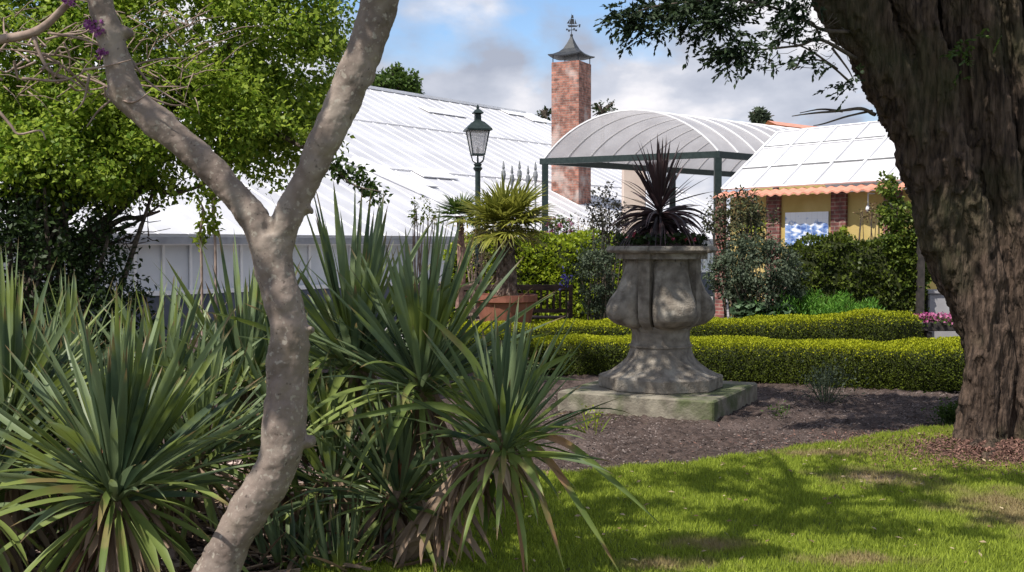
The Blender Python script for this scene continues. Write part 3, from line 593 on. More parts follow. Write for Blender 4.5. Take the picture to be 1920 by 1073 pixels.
stem([1870, 1875, 1880, 1850, 1830, 1800, 1770, 1725, 1670, 1600, 1500], [34, 36, 40, 42, 46, 48, 48, 50, 50, 40, 30], [.32]*11)
for (x0, x1, x2, d0) in ((1822, 1800, 1640, -.16), (1850, 1845, 1735, -.22), (1875, 1852, 1700, -.2), (1890, 1880, 1800, -.16), (1925, 1915, 1840, -.26), (1960, 1950, 1900, -.28), (1835, 1830, 1690, -.2), (1965, 1985, 2000, -.2)):
    xs_ = [x0, x0+2, x0+3, x0*.6+x1*.4, x1, x1*.75+x2*.25, x1*.5+x2*.5, x1*.3+x2*.7, x2, x2-40, x2-100]; rr = random.uniform(13, 21)
    stem(xs_, [rr*random.uniform(.85, 1.15) for _ in range(11)], [d0*.95]*11)
# thin stems over the face
stem([1898, 1892, 1885, 1868, 1858, 1838, 1810, 1795, 1772, 1760, 1740], [8, 9, 11, 12, 12, 11, 11, 10, 10, 8, 6], [-.2, -.18, -.15, -.14, -.13, -.12, -.12, -.1, -.1, -.1, -.1])
stem([1918, 1912, 1906, 1902, 1893, 1890, 1893, 1880, 1868, 1860, 1850], [9, 10, 10, 11, 12, 12, 12, 11, 10, 8, 6], [-.22, -.2, -.2, -.18, -.16, -.15, -.15, -.14, -.14, -.1, -.1])
for (x, y, d) in ((1800, 852, -.35), (1830, 868, -.4), (1860, 885, -.5), (1950, 890, -.5)):   # root flares
    q = G(x, y); P_, r_ = spline([W(1850+(x-1850)*.4, 760, YC-.05), W(1850+(x-1850)*.7, 830, YC-.12), q+Vector((0, .1, .0))], [.11, .11, .04], 6); mb.tube(P_, r_, 10)
ct = mb.build('trunk', M_cyp); put(ct, cyp)
md = ct.modifiers.new('r', 'REMESH'); md.mode = 'VOXEL'; md.voxel_size = .014; md.use_smooth_shade = True
md = ct.modifiers.new('s', 'SMOOTH'); md.iterations = 1; md.factor = .5
tx = bpy.data.textures.new('furrows', 'CLOUDS'); tx.noise_scale = .12
md = ct.modifiers.new('d', 'DISPLACE'); md.texture = tx; md.strength = .03; md.mid_level = .5; md.texture_coords = 'LOCAL'
def furrow(c):
    x, y, z = c; wv = mnoise.noise((x*2, y*2, z*.6))*.35
    a = 1-abs(mnoise.noise(((x+wv)*9, (y+wv)*9, z*.45))); b = 1-abs(mnoise.noise((x*26, y*26, z*.9))); return .05*(a**3-.55)+.022*(b**2-.6)+.008*mnoise.noise((x*50, y*50, z*16))
carve(ct, furrow)
# overhanging sprays
def sprays(name, cents, per, m, root, ln=.055, spread=.09, out=(-.5, 0, -.4)):
    P_, D_ = [], []
    for (px, py, Y, k) in cents:
        c = np.array(list(W(px, py, Y))); n = int(per*k)
        for j in range(max(3, n//14)):          # fan fronds: a rib with scale twigs on both sides
            d = unit((rng.normal(size=(1, 3))*np.array([.8, .7, .45])+np.array(out)))[0]; s = unit(np.cross(d, [0, 0, 1.])[None]+rng.normal(0, .5, (1, 3)))[0]
            st = c+rng.normal(0, spread, 3)*np.array([1, 1, .7]); Lr = rng.uniform(.08, .2)
            t = rng.uniform(0, 1, 14); sg = rng.choice([-1, 1], 14)
            P_.append(st+d*(t*Lr)[:, None]); D_.append(d*.8+s*(sg*(.9-.5*t))[:, None]+rng.normal(0, .12, (14, 3)))
    P = np.concatenate(P_); D = np.concatenate(D_); n = len(P); s = ln*rng.uniform(.6, 1.3, n)
    o = leaf_mesh(name, P, D, rdir(n)+np.array([0, -.6, .6]), s, s*.42, m, fold=.1); put(o, root); return o
cs = []
for (x, y, k) in ((1160,34,.7),(1180,30,1),(1200,44,1),(1205,22,1),(1225,30,1),(1245,14,1.2),(1262,24,1),(1235,55,.5),(1196,58,.5),(1285,10,1.2),(1300,18,.9),(1318,6,1),(1340,2,1),(1352,28,.8),(1335,42,1),(1322,58,.7),(1362,40,.5),(1375,30,.6),(1345,88,.6),(1362,102,1),(1380,92,1),(1372,118,.6),(1395,82,.8),(1405,100,.5),(1425,95,.25),(1450,92,.2),(1470,60,.5),(1480,40,.6),(1500,52,.5),(1450,55,.4),(1445,20,.4),(1480,10,.6),(1510,18,.7),(1400,10,.7),(1375,6,.8),(1530,80,.3),(1515,105,.25),(1540,120,.2),(1490,110,.2),(1588,153,.3),(1600,158,.2),(1420,32,.2),(1250,-10,1.5),(1330,-15,1.5),(1420,-15,1.2),(1500,-12,1.2)):
    cs.append((x, y, 8.1+random.uniform(-.25, .25), k))
sprays('overhanging_sprays', cs, 340, M_conifer, cyp, ln=.045, spread=.055)
sprays('trunk_sprays', [(1810,80,8.3,.4),(1830,120,8.3,.3),(1800,140,8.4,.3),(1850,60,8.3,.3),(1815,100,8.3,.3)], 60, M_leaf_mid, cyp, ln=.04, spread=.06)
mb = MB()
for pts in ([(1590, 60, 8.6), (1540, 55, 8.4), (1480, 25, 8.2), (1380, 0, 8.1), (1240, 10, 8.0), (1180, 28, 8.0)], [(1605, 110, 8.6), (1540, 75, 8.4), (1500, 85, 8.2), (1440, 92, 8.1), (1385, 95, 8.1)],
            [(1560, 90, 8.4), (1590, 130, 8.3), (1600, 150, 8.2)], [(1640, 215, 8.7), (1615, 204, 8.5), (1575, 208, 8.4), (1520, 213, 8.3), (1485, 218, 8.2)], [(1635, 208, 8.7), (1590, 218, 8.4), (1545, 232, 8.3), (1525, 236, 8.3)],
            [(1580, 209, 8.4), (1540, 205, 8.4), (1500, 212, 8.3)], [(1510, 95, 8.2), (1490, 130, 8.1), (1482, 120, 8.1)], [(1540, 75, 8.4), (1520, 40, 8.3), (1470, 50, 8.2)], [(1600, 160, 8.6), (1560, 125, 8.4), (1530, 112, 8.3), (1500, 115, 8.2)],
            [(1420, 5, 8.1), (1370, 25, 8.1), (1340, 45, 8.1)], [(1550, 128, 8.4), (1535, 150, 8.3)], [(1570, 130, 8.4), (1510, 90, 8.3), (1455, 75, 8.2)]):
    P_, r_ = spline([W(*p) for p in pts], list(np.linspace(.017 if len(pts) > 4 else .01, .003, len(pts))), 5); mb.tube(P_, r_, 6, jit=.1)
for i in range(60):
    p = W(random.uniform(1450, 1590), random.uniform(20, 130), 8.3); q = p+Vector((random.uniform(-.18, .05), random.uniform(-.1, .1), random.uniform(-.1, .06))); mb.tube([p, (p+q)/2+Vector((0, 0, -.015)), q], [.003, .0025, .0015], 4)
o = mb.build('branches', M_twig, smooth=True); put(o, cyp)
# crown over the lawn and the urn, above the picture
crown('crown', [((4.6, 8.6, 6.8), (2.6, 2.2, 2.0), 260, 40, .5, .3, .4), ((2.15, 7.9, 4.8), (1.0, .8, .42), 70, 80, .3, .0, .5), ((1.4, 7.9, 5.6), (1.4, .9, .6), 50, 60, .36, .2, .4), ((-.95, 8.6, 5.6), (1.25, .95, .7), 62, 50, .28, .1, .4)], M_conifer, cyp, size=.12, asp=.6)  # unseen clumps, some placed to darken the upper trunk and shade the urn
limbs(cyp, (3.2, 8.9, 4.6), [(1.0, 9.2, 5.7), (-1.2, 8.8, 5.8), (2.0, 7.8, 5.7), (2.2, 10.5, 5.8), (0, 8.2, 5.9)], .12, M_cyp)

# ------------------------------------------------------------------ left shrub tree
lt = thing('leafy_tree', 'big bright green broadleaf tree filling the upper left above the glasshouse', 'tree', (-5.4, 11.2, 0))
lb = []
def LB(px, py, Y, rx, rz, nc, per=76, cr=.24): p = W(px, py, Y); lb.append(((p.x, p.y, p.z), (rx, 1.0, rz), nc, per, cr, .35, .7))
LB(60, 150, 10.8, 1.5, 1.2, 210); LB(330, 60, 11, 1.3, 1.0, 200); LB(330, 220, 10.6, 1.05, .6, 150); LB(520, 90, 11.3, .75, .85, 130); LB(500, 250, 11, .65, .38, 80)
LB(140, 300, 10.5, 1.0, .45, 130); LB(20, 260, 11, 1.1, .8, 150); LB(30, 60, 11.4, 1.3, .9, 130); LB(590, 30, 11.5, .45, .35, 28, 30, .22); LB(600, 120, 11.5, .3, .4, 16, 30, .22); LB(150, -150, 11, 2.2, 1.0, 240); LB(480, -130, 11.3, 1.2, .6, 90)
LB(330, 350, 10.8, .45, .16, 20, 30, .2); LB(470, 320, 11, .35, .2, 14, 26, .2); LB(560, 200, 11.3, .3, .25, 12, 26, .2)
crown('crown', lb, M_leaf_bright, lt, size=.056, asp=.7)
# trailing shoot crossing behind the right limb
P_, r_ = spline([W(520, 250, 10.8), W(610, 300, 10.4), W(660, 345, 10.3), (W(715, 360, 10.2))], [.03, .018, .01, .004], 8); mb = MB(); mb.tube(P_, r_, 6)
for pts in ([(40, 560, 10.9, .16), (80, 440, 10.9, .13), (190, 330, 10.9, .09), (330, 200, 11, .05), (450, 60, 11, .03)], [(70, 500, 10.9, .1), (60, 330, 10.9, .1), (50, 150, 11, .06)],
            [(120, 470, 10.9, .06), (215, 400, 10.8, .045), (270, 352, 10.8, .035), (320, 362, 10.7, .025), (372, 350, 10.7, .015), (400, 330, 10.7, .006)], [(130, 480, 10.9, .05), (220, 415, 10.8, .03), (262, 408, 10.7, .022), (300, 396, 10.7, .012)],
            [(140, 500, 10.9, .05), (200, 440, 10.8, .03), (250, 420, 10.7, .016), (300, 385, 10.7, .01)], [(150, 520, 10.8, .03), (185, 470, 10.8, .02), (250, 440, 10.7, .01)], [(200, 410, 10.8, .02), (232, 350, 10.8, .014), (260, 320, 10.8, .008)],
            [(250, 370, 10.8, .015), (275, 345, 10.8, .012), (300, 320, 10.8, .006)], [(320, 362, 10.7, .012), (335, 345, 10.7, .008), (345, 335, 10.7, .004)], [(200, 400, 10.8, .02), (190, 360, 10.8, .02), (180, 320, 10.8, .015)], [(160, 420, 10.8, .02), (210, 385, 10.8, .014), (240, 372, 10.8, .008)]):
    P_, r_ = spline([W(*p[:3]) for p in pts], [p[3] for p in pts], 5); mb.tube(P_, r_, 7, jit=.08)
for i in range(70):
    p = W(random.uniform(120, 290), random.uniform(340, 470), 10.8+random.uniform(-.2, .2)); q = p+Vector((random.uniform(-.1, .35), random.uniform(-.1, .1), random.uniform(-.05, .25))); mb.tube([p, (p+q)/2+Vector((0, 0, -.02)), q], [.009, .006, .003], 4)
o = mb.build('branches', M_twig, smooth=True); put(o, lt)
cc = np.array([list(W(600+i*7+random.uniform(-8, 8), 292+i*4.4+random.uniform(-14, 14), 10.35)) for i in range(17)]); P = np.repeat(cc, 22, 0)+rdir(17*22)*rng.uniform(.02, .11, (17*22, 1))
o = leaf_mesh('trailing_leaves', P, rdir(len(P))+[.4, 0, -.3], rdir(len(P))+[0, 0, 1], .065, .04, M_leaf_mid); put(o, lt)
mb = MB()                                  # pale dead twigs inside the crown front
for i in range(120):
    p = W(random.choice([random.uniform(-10, 200), random.uniform(200, 420)]), random.uniform(10, 190), 9.75+random.uniform(-.2, .2)); d = Vector((random.uniform(-.4, .5), random.uniform(-.1, .1), random.uniform(-.3, .25))); mb.tube([p, p+d*.5+Vector((0, 0, .03)), p+d], [.007, .005, .002], 4)
o = mb.build('dead_twigs', M_twig_pale, smooth=True); put(o, lt)
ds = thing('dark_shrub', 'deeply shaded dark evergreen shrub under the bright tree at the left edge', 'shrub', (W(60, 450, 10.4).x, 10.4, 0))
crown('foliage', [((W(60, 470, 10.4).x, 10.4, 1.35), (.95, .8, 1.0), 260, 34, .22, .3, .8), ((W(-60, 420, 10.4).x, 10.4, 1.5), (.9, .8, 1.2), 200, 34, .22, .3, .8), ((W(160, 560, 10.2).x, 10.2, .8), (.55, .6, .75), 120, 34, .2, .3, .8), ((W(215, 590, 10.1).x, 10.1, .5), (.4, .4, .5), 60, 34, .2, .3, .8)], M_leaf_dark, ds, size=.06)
mb = MB()
for i in range(14):
    p = Vector((W(70, 450, 10.4).x+random.uniform(-.4, .4), 10.4, 0)); q = p+Vector((random.uniform(-.5, .7), random.uniform(-.3, .3), random.uniform(1.6, 2.3))); P_, r_ = spline([p, (p+q)/2+Vector((random.uniform(-.15, .15), 0, 0)), q], [.05, .035, .015], 5); mb.tube(P_, r_, 6)
o = mb.build('stems', M_twig); put(o, ds)
# pale climbing shoots seen against the glasshouse
def shoots(label, pts, Y, m=M_leaf_lime, n=60, sz=.06, name='climbing_shoot', spread=.06):
    p0 = W(*pts[0], Y); root = thing(name, label, 'plant', (p0.x, p0.y, 0)); mb = MB(); P_, r_ = spline([(p0.x, p0.y, 0)]+[W(x, y, Y) for x, y in pts], [.012]*(len(pts))+[.004], 8); mb.tube(P_, r_, 6); o = mb.build('stem', M_twig_pale); put(o, root)
    A = np.array([list(p) for p in P_]); A = A[len(A)//3:]; P = A[rng.integers(0, len(A), n)]+rdir(n)*rng.uniform(.01, spread, (n, 1)); o = leaf_mesh('leaves', P, rdir(n)+[0, 0, -.3], rdir(n)+[0, 0, 1], sz, sz*.6, m); put(o, root); return root
shoots('thin pale leafy shoot against the glasshouse wall, left of the other one', [(378, 500), (375, 440), (382, 400), (372, 370)], 8.6, n=90)
shoots('thin pale leafy shoot against the glasshouse wall, right of the other one', [(404, 480), (400, 420), (402, 370), (418, 345)], 8.6, n=120)

# ------------------------------------------------------------------ glasshouse
e_ = Vector((.6, .8, 0)); u_ = Vector((-.8, .6, 0)); P0 = Vector((W(200, 430, 18).x, 18, 0)); ZE = 1.6+28/F*18; TP = math.tan(R(25))
def RP(t, s, h=0): p = P0+e_*t+u_*s; return Vector((p.x, p.y, ZE+TP*s+h))
def roof_hit(px, py):
    r = ray(px, py); # solve plane
    nrm = Vector((u_.x*-TP, u_.y*-TP, 1)); d = nrm.dot(RP(0, 0)-Vector((0, 0, EYE)))/nrm.dot(r); p = Vector((0, 0, EYE))+r*d; q = p-P0; return q.dot(e_), q.dot(u_)
T0, T1, SR = -9, 27, 11.3
gh = thing('glasshouse', 'very large white whitewashed glasshouse with a long sloping roof and grey glass wall', 'greenhouse', P0+e_*8)
def quadp(mb, a, b, c, d): mb.add([a, b, c, d], [(0, 1, 2, 3)])
mb = MB(); quadp(mb, RP(T0, -.1), RP(T1, -.1), RP(T1, SR), RP(T0, SR))
def BP(t, s): p = P0+e_*t+u_*s; return Vector((p.x, p.y, ZE+TP*(2*SR-s)))
quadp(mb, RP(T0, SR), RP(T1, SR), BP(T1, 2*SR), BP(T0, 2*SR)); o = mb.build('roof', M_roofglass); put(o, gh)
nr = Vector((-u_.x*TP, -u_.y*TP, 1)).normalized()
mb = MB(); t = T0
while t <= T1: mb.bar(RP(t, -.12)+nr*.008, RP(t, SR)+nr*.004, .04, .02, nr); t += .62
for s in (3.7, 7.5): mb.bar(RP(T0, s)+nr*.03, RP(T1, s)+nr*.03, .03, .035, nr)
mb.bar(RP(T0, SR)+nr*.05, RP(T1, SR)+nr*.05, .14, .10)
o = mb.build('glazing_bars', M_white); put(o, gh)
# raised rail bundle
ta, sa = roof_hit(640, 300); tb, sb = roof_hit(833, 386)
mb = MB()
for k, off in enumerate((0, .35, .62)): mb.bar(RP(ta+off, sa)+nr*.09, RP(tb+off, sb)+nr*.09, .07, .07, nr)
o = mb.build('raised_rail', M_white); put(o, gh)
for (x0, x1, y) in ((806, 858, 213), (955, 1000, 216), (1000, 1032, 229), (795, 853, 335), (786, 820, 352), (720, 750, 331)):
    mb = MB(); a = RP(*roof_hit(x0, y)); t0, s0 = roof_hit(x0, y); t1, _ = roof_hit(x1, y+1); t1 = max(t1, t0+.5)
    M = [RP(t0, s0, .07), RP(t1, s0, .07), RP(t1, s0+.6, .05), RP(t0, s0+.6, .05)]; dn = nr*-.03
    mb.add(M+[p+dn for p in M], [(0,1,2,3), (7,6,5,4), (0,4,5,1), (1,5,6,2), (2,6,7,3), (3,7,4,0)]); o = mb.build('roof_vent', M_white); put(o, gh)
mb = MB(); a, b = RP(T0, -.22, -.06), RP(T1, -.22, -.06); mb.bar(a, b, .16, .12); o = mb.build('gutter', mat('gutter_grey', (.25, .25, .27), (.35, .35, .37), 5, .5)); put(o, gh)
mb = MB(); mb.bar(RP(T0, 0, -.2), RP(T1, 0, -.2), .06, .09); o = mb.build('wall_plate', M_white); put(o, gh)
def WP(t, z, s=.03): p = P0+e_*t+u_*s; return Vector((p.x, p.y, z))
mb = MB(); quadp(mb, WP(T0, .75), WP(T1, .75), WP(T1, ZE-.05), WP(T0, ZE-.05)); o = mb.build('wall_glazing', M_wallglass); put(o, gh)
mb = MB(); t = T0
while t <= T1: mb.bar(WP(t, .75, 0), WP(t, ZE-.2, 0), .035, .05, e_); t += .56
mb.bar(WP(T0, .78, -.01), WP(T1, .78, -.01), .07, .08); o = mb.build('wall_bars', M_white); put(o, gh)
mb = MB(); a, b = WP(T0, .36, .1), WP(T1, .36, .1); mb.bar(a, b, .24, .76); o = mb.build('plinth', mat('blue_plinth', (.06, .07, .10), (.11, .12, .15), 3, .8)); put(o, gh)
mb = MB()
for t in (T0, T1): mb.add([WP(t, 0, 0), WP(t, 0, 2*SR), BP(t, 2*SR), RP(t, SR), RP(t, 0)], [(0,1,2,3,4)])
mb.add([WP(T0, 0, 2*SR), WP(T1, 0, 2*SR), BP(T1, 2*SR), BP(T0, 2*SR)], [(0,1,2,3)])
o = mb.build('end_walls', M_wallglass); put(o, gh)

# ------------------------------------------------------------------ brick chimney
ch_p = W(1071, 370, 33.6); a = R(28); CW = 1.0; u = 33.6/F
ch = thing('brick_chimney', 'tall square brick chimney with a dark flared metal hood and weather vane', 'chimney', (ch_p.x, ch_p.y, 0))
Mz = Matrix.Rotation(-a, 3, 'Z'); ztop = 1.6+(460-122)*u; hw = .44*CW
me = bpy.data.meshes.new('stack'); hw = 75*u/(math.cos(a)+math.sin(a))/2
cs = [Mz@Vector(v) for v in ((-hw, -hw, 0), (hw, -hw, 0), (hw, hw, 0), (-hw, hw, 0))]; nz = 18
V = []; Fc = []
for k in range(nz+1):
    z = ztop*k/nz
    for q in cs: V.append((q.x, q.y, z))
for k in range(nz):
    for j in range(4): Fc.append((k*4+j, k*4+(j+1)%4, k*4+4+(j+1)%4, k*4+4+j))
Fc.append((nz*4, nz*4+1, nz*4+2, nz*4+3)); me.from_pydata(V, [], Fc); uv = me.uv_layers.new()
for p in me.polygons:
    for li in p.loop_indices:
        v = me.vertices[me.loops[li].vertex_index].co; q = Mz.transposed()@Vector((v.x, v.y, 0)); ax = abs((Mz.transposed()@p.normal).x) > .5; uv.data[li].uv = ((q.y if ax else q.x)+7, v.z)
o = link('stack', me, brick_mat('chimney_brick', (.42, .18, .13), (.22, .10, .075), (.30, .23, .20), wash=(.55, .48, .44), wt=(.52, .66))); o.parent = ch
zb = 1.6+(460-112)*u; hh = 88*u/(math.cos(a)+math.sin(a))/2
def sq(r, z): return [Mz@Vector((x*r, y*r, z)) for x, y in ((-1,-1),(1,-1),(1,1),(-1,1))]
prof = [(1.0, 0), (1.02, .05), (.80, .12), (.55, .26), (.36, .45), (.20, .72), (.09, .95), (.05, 1.06)]; V = []; Fc = []; hs = 40*u/1.06
# with slightly curved edge sides (upturned corners)
for r, z in prof:
    for s_ in range(4):
        p, q = sq(hh*r, 0)[s_], sq(hh*r, 0)[(s_+1)%4]
        for k in range(6):
            f = k/6; pt = p.lerp(q, f); V.append((pt.x, pt.y, zb+z*hs+.05*r*r*(abs(2*f-1)**2) if r > .5 else zb+z*hs))
n = 24
for i in range(len(prof)-1):
    for k in range(n): Fc.append((i*n+k, i*n+(k+1)%n, (i+1)*n+(k+1)%n, (i+1)*n+k))
Fc.append(tuple(reversed(range(n)))); me = bpy.data.meshes.new('hood'); me.from_pydata(V, [], Fc); o = link('hood', me, M_lead); o.parent = ch
mb = MB()
for q in sq(hw*.93, 0):
    mb = MB(); mb.tube([q+Vector((0, 0, ztop-.05)), q+Vector((0, 0, zb+.08))], .015, 6); o = mb.build('hood_rod', M_lead, ch)
tz = zb+1.06*hs
vn = bpy.data.objects.new('weather_vane', None); C.objects.link(vn); vn.parent = ch; vn.location = (0, 0, tz); vn.scale = (.72, .72, .66)
mb = MB(); mb.lathe([(.0, -.02), (.05, .0), (.065, .05), (.05, .10), (.015, .13), (.012, .5), (.008, 1.0), (.0, 1.05)], (0, 0, 0), 10)
mb.bar((-.20, -.1, .3), (.20, .1, .3), .015, .015); mb.bar((-.1, .2, .3), (.1, -.2, .3), .015, .015); mb.box((-.2, -.1, .3), (.07, .02, .08)); mb.box((.2, .1, .3), (.07, .02, .08)); mb.box((.1, -.2, .3), (.07, .02, .08)); mb.box((-.1, .2, .3), (.07, .02, .08))
o = mb.build('spindle', M_lead); o.parent = vn
def plate(mb, pts, th=.02):
    n = len(pts); V = [(x, -th/2, z) for x, z in pts]+[(x, th/2, z) for x, z in pts]; mb.add(V, [tuple(range(n)), tuple(reversed(range(n, 2*n)))]+[(i, i+n, (i+1)%n+n, (i+1)%n) for i in range(n)])
mb = MB(); plate(mb, [(-.17, .52), (-.12, .42), (.22, .44), (.34, .56), (.24, .50), (.1, .52)]); plate(mb, [(-.10, .56), (.12, .56), (.10, .80), (-.04, .82)]); plate(mb, [(.13, .57), (.22, .57), (.15, .80)]); plate(mb, [(-.03, .84), (.09, .83), (.07, .98), (.0, .98)]); plate(mb, [(-.2, .60), (-.11, .58), (-.06, .82)]); plate(mb, [(.3, .42), (.36, .42), (.38, .56), (.32, .56)])
o = mb.build('ship_plate', M_lead); o.parent = vn

# ------------------------------------------------------------------ vaulted canopy
A = W(1022, 297, 26); B = W(1346, 284, 24); zb = (A.z+B.z)/2; A.z = B.z = zb; D = Vector((.75, .66, 0)).normalized(); LN = 9.2; RISE = 1.0
cn = thing('vaulted_canopy', 'translucent barrel vaulted canopy with white ribs on dark green posts behind the cordyline', 'canopy', ((A.x+B.x)/2, (A.y+B.y)/2, 0))
wv = (A-B); half = wv.length/2; rad = (half**2+RISE**2)/(2*RISE); ang = math.asin(half/rad)
def VP(k, l, off=0):                        # k -1..1 across from B to A
    th = k*ang; c = (A+B)/2+D*l; return c+wv.normalized()*math.sin(th)*(rad+off)+Vector((0, 0, (math.cos(th)*(rad+off)-rad*math.cos(ang))))
mb = MB(); nk = 28
V = [VP(-1+2*i/nk, l) for l in (0, LN) for i in range(nk+1)]; mb.add(V, [(i, i+1, nk+2+i, nk+1+i) for i in range(nk)]); o = mb.build('vault_sheet', M_poly, smooth=True); put(o, cn)
l = 0
while l <= LN+.01:
    mb = MB()
    for i in range(nk): mb.bar(VP(-1+2*i/nk, l, .012), VP(-1+2*(i+1)/nk, l, .012), .045, .03)
    l += LN/13
    o = mb.build('rib', M_white); put(o, cn)
mb = MB(); mb.bar(A+wv.normalized()*.12-Vector((0,0,.07)), B-wv.normalized()*.05-Vector((0,0,.07)), .10, .14); mb.bar(A+D*LN-Vector((0,0,.07)), B+D*LN-Vector((0,0,.07)), .10, .14)
mb.bar(A-Vector((0,0,.072)), A+D*LN-Vector((0,0,.072)), .10, .142); mb.bar(B-Vector((0,0,.072)), B+D*LN-Vector((0,0,.072)), .10, .142); o = mb.build('edge_beam', M_green_paint); put(o, cn)
for q in (A, B, A+D*LN, B+D*LN, A+D*LN/2):
    mb = MB(); mb.box((q.x, q.y, zb/2-.07), (.15, .15, zb-.14)); mb.box((q.x, q.y, .1), (.26, .26, .2), bev=.02); o = mb.build('post', M_green_paint); put(o, cn)

# ------------------------------------------------------------------ ochre garden building
El = W(1350, 366, 21.7); Er = W(1700, 349, 18.4); Er.z = El.z = 2.6; ed = (Er-El).normalized(); inn = Vector((-ed.y, ed.x, 0)); inn = inn if inn.y > 0 else -inn
ob = thing('ochre_building', 'ochre walled building with brick piers, clay tiled eave and white glazed roof', 'building', El+ed*2)
BL = 4.25; TS = .774; SD = 1.72
def OP(t, s, z): p = El+ed*t+inn*s; return Vector((p.x, p.y, z))
mb = MB(); mb.add([OP(0, .3, 0), OP(BL, .3, 0), OP(BL, .3, 2.55), OP(0, .3, 2.55), OP(0, 3.5, 0), OP(0, 3.5, 2.5), OP(BL, 3.5, 0), OP(BL, 3.5, 2.5)], [(0,1,2,3), (0,3,5,4), (1,6,7,2), (4,5,7,6)]); o = mb.build('wall', M_ochre); put(o, ob)
mb = MB(); a, b, c, d = OP(-.05, .12, 2.70), OP(BL, .12, 2.70), OP(BL, SD+.1, 2.6+TS*SD), OP(-.05, SD+.1, 2.6+TS*SD); e2, f2 = OP(-.05, 2*SD+.2, 2.70), OP(BL, 2*SD+.2, 2.70); mb.add([a, b, c, d, f2, e2], [(0,1,2,3), (3,2,4,5)]); o = mb.build('glazed_roof', M_roofglass); put(o, ob)
mb = MB(); nn = (b-a).cross(d-a).normalized(); nn = nn if nn.z > 0 else -nn; t = 0
while t < BL: f = t/BL; mb.bar(a.lerp(b, f)+nn*.02, d.lerp(c, f)+nn*.02, .05, .04, nn); t += .72
for f in (0.0, .36, .70, 1): mb.bar(a.lerp(d, f)+nn*.012, b.lerp(c, f)+nn*.012, .03, .03, nn)
o = mb.build('roof_bars', M_white); put(o, ob)
# lines of joints seen as thin dark seams
mb = MB()
for f in (.345, .72): mb.bar(a.lerp(d, f)+nn*.02, b.lerp(c, f)+nn*.02, .012, .03, nn)
o = mb.build('roof_seams', mat('seam_grey', (.3, .3, .3), (.4, .4, .4), 4, .6)); put(o, ob)
mb = MB(); V = []; nw = int(BL/.02)
for i in range(nw+1):
    t = i*.02-.08; h = .018*math.cos(t*2*math.pi/.21); V += [OP(t, -.12, 2.555+h), OP(t, .16, 2.655+h), OP(t, .16, 2.635+h), OP(t, -.12, 2.525+h)]
Fc = [];
for i in range(nw):
    for j in range(4): Fc.append((i*4+j, i*4+4+j, i*4+4+(j+1)%4, i*4+(j+1)%4))
mb.add(V, Fc); o = mb.build('tiled_eave', mat('clay_tile', (.52, .22, .15), (.66, .31, .22), 5, .7)); put(o, ob)
M_pier = brick_mat('pier_brick', (.26, .09, .08), (.18, .065, .06), (.30, .24, .20))
def wall_t(px):                             # t where a pixel column meets the wall
    r = ray(px, 420); o3 = OP(0, .3, 0); # (x,y) cross
    k = (o3.x*inn.x+o3.y*inn.y)/(r.x*inn.x+r.y*inn.y); p = Vector((r.x*k, r.y*k, 0)); return (p-El).dot(ed)
for (x0, x1) in ((1345, 1362), (1440, 1465), (1561, 1589), (1660, 1692)):
    t0, t1 = wall_t(x0), wall_t(x1); me = bpy.data.meshes.new('brick_pier'); q = [(t0, .24), (t1, .24), (t1, .30), (t0, .30)]
    V = [OP(t, s, z) for z in (0, 2.56) for t, s in q]; me.from_pydata([tuple(v) for v in V], [], [(0,1,5,4), (1,2,6,5), (3,0,4,7), (4,5,6,7)]); uv = me.uv_layers.new(); uvs = {0:(t0,0),1:(t1,0),2:(t1+.06,0),3:(t0-.06,0),4:(t0,2.56),5:(t1,2.56),6:(t1+.06,2.56),7:(t0-.06,2.56)}
    for p in me.polygons:
        for li in p.loop_indices: uv.data[li].uv = uvs[me.loops[li].vertex_index]
    o = link('brick_pier', me, M_pier); put(o, ob)
# blue and white tile picture
t0, t1 = wall_t(1474), wall_t(1555); tm = bpy.data.materials.new('blue_tiles'); tm.use_nodes = True; t = tm.node_tree; Lk = t.links.new; b = t.nodes['Principled BSDF']; b.inputs['Roughness'].default_value = .2
co = N(t, 'ShaderNodeTexCoord'); mp = N(t, 'ShaderNodeMapping'); mp.inputs['Scale'].default_value = (4, 4.5, 1); n1 = N(t, 'ShaderNodeTexNoise'); n1.inputs['Scale'].default_value = 1.5; n1.inputs['Detail'].default_value = 7; n1.inputs['Distortion'].default_value = .7
sx = N(t, 'ShaderNodeSeparateXYZ'); Lk(co.outputs['UV'], mp.inputs[0]); Lk(mp.outputs[0], n1.inputs[0]); Lk(co.outputs['UV'], sx.inputs[0])
gr_ = N(t, 'ShaderNodeMapRange'); gr_.inputs[1].default_value = .55; gr_.inputs[2].default_value = .95; gr_.inputs[3].default_value = 0; gr_.inputs[4].default_value = .28; Lk(sx.outputs[1], gr_.inputs[0])
ad = N(t, 'ShaderNodeMath', operation='ADD'); Lk(n1.outputs[0], ad.inputs[0]); Lk(gr_.outputs[0], ad.inputs[1]); rp = N(t, 'ShaderNodeValToRGB'); e = rp.color_ramp.elements; e[0].position = .36; e[0].color = (.05, .11, .34, 1); e[1].position = .60; e[1].color = (.78, .80, .85, 1); k = e.new(.5); k.color = (.22, .34, .62, 1); Lk(ad.outputs[0], rp.inputs[0])
br = N(t, 'ShaderNodeTexBrick'); br.offset = 0; br.inputs['Scale'].default_value = 1; br.inputs['Brick Width'].default_value = .125; br.inputs['Row Height'].default_value = .2; br.inputs['Mortar Size'].default_value = .002; br.inputs['Mortar'].default_value = (.55, .55, .55, 1); Lk(co.outputs['UV'], br.inputs[0])
x = N(t, 'ShaderNodeMix', data_type='RGBA'); Lk(br.outputs['Fac'], x.inputs[0]); Lk(rp.outputs[0], x.inputs[6]); x.inputs[7].default_value = (.6, .6, .62, 1); Lk(x.outputs[2], b.inputs['Base Color'])
